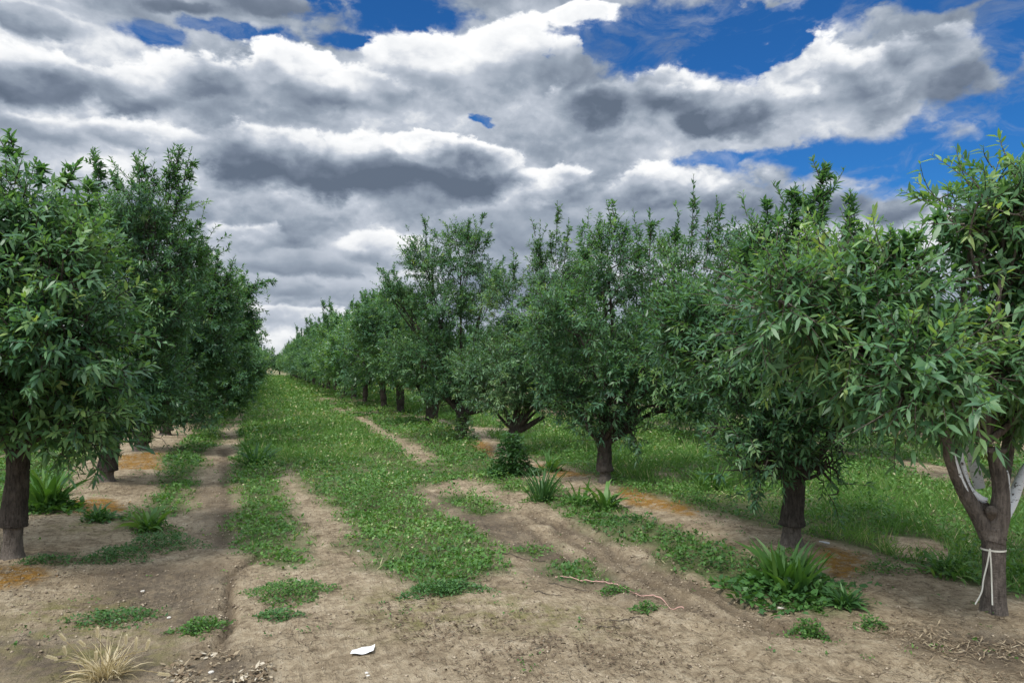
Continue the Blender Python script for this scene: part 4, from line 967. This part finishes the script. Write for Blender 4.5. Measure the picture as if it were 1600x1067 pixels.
# ------------------------------------------------------------------ small litter
p = place(567, 1019)
a = np.linspace(-1, 1, 9); gx, gy = np.meshgrid(a, a); zz = .010 + .006 * gx ** 2 + .004 * np.sin(gx * 4 + gy * 2) + .004 * gy * gx
Vp = np.stack([gx * .066 + gy * .012, gy * .045 + gx * .01, zz], -1).reshape(-1, 3); Vp = np.concatenate([Vp, Vp - [0, 0, .0012]])
i = (np.arange(8)[:, None] * 9 + np.arange(8)[None]).reshape(-1, 1)
link_o = link('paper_scrap', build('paper_scrap', Vp, [np.concatenate([i + [0, 1, 10, 9], i + 81 + [0, 9, 10, 1]])], None, True), M['paper'], None, p)
tag(link_o, 'crumpled white paper scrap lying on the bare track near the bottom edge', 'paper')
def string_on_ground(pix, name, rad, mk, label, cat, lift=.008, k=60, rough=.1, wob=.003):
    W_ = np.array([ground_at(*q) for q in pix]); o_ = W_[0].copy(); pl = smooth_line(W_, k); g_ = np.random.default_rng(len(pix))
    pl[:, :2] += g_.normal(0, wob, (k, 2)); pl[:, 2] = height(pl[:, 0], pl[:, 1]) + lift + g_.random(k) * .004; o_[2] = pl[0, 2]
    V, f, _ = tubes((pl - o_)[None], (rad * g_.uniform(.7, 1.3, k))[None], 5, rough, 3)
    tag(link(name, build(name, V, f, None, True), M[mk], None, o_), label, cat)
string_on_ground([(868, 899), (905, 906), (948, 913), (985, 922), (1030, 934), (1068, 946)], 'string', .0035, 'pink', 'faded pink string lying across the soil below the clover island', 'string', .016)
for j, (pts, lab) in enumerate([
    ([(832, 926), (850, 930), (876, 934)], 'short forked twig on the track left of the pink string'),
    ([(855, 910), (880, 916), (915, 924)], 'thin dark twig lying along the pink string'),
    ([(950, 968), (975, 966), (1000, 962)], 'straight dark twig on bare soil below the pink string'),
    ([(930, 980), (950, 979), (968, 980)], 'small dark stick, nearest of the twigs below the pink string'),
    ([(780, 865), (810, 872), (850, 876)], 'pale bent twig on the damp track left of the clover island')]):
    string_on_ground(pts, 'twig', .0025, 'bark', lab, 'twig', .006, 14, .1, .004)
string_on_ground([(1280, 862), (1296, 863)], 'stick', .008, 'white', 'short white stick on the soil right of the swollen graft trunk', 'stick', .02, 6, .05, .001)
# pale pebbles
PB = 'pale pebbles on the track'
for j, (px, py, s) in enumerate([(223, 922, .012), (264, 968, .012), (573, 1049, .010), (560, 865, .012), (465, 910, .012), (575, 1052, .008), (330, 1052, .012), (1220, 948, .018)]):
    p = place(px, py); g = np.random.default_rng(j)
    bmV = nrm(np.concatenate([oc, g.normal(0, 1, (0, 3))])); 
    import bmesh
    bm = bmesh.new(); bmesh.ops.create_icosphere(bm, subdivisions=2, radius=s)
    for v in bm.verts: v.co = Vector((v.co.x * 1.3, v.co.y, v.co.z * .6)) * (1 + .25 * math.sin(v.co.x * 300 + j) * math.cos(v.co.y * 260))
    me = bpy.data.meshes.new('pebble'); bm.to_mesh(me); bm.free()
    lab = ['white pebble on dark soil left of the crack', 'white pebble above the bright weed patch by the crack', 'upper of two tiny white pebbles below the paper scrap', 'pale pebble beside the left edge of the central grass', 'pale pebble on the dark track below the left grass strip', 'lower of two tiny white pebbles below the paper scrap', 'pale pebble at the edge of the dead leaf heap', 'whitish clod at the near edge of the strappy weed clump'][j]
    tag(link('pebble', me, M['pebble'], None, p + np.array([0, 0, s * .3])), lab, 'pebble', PB)
print('done')
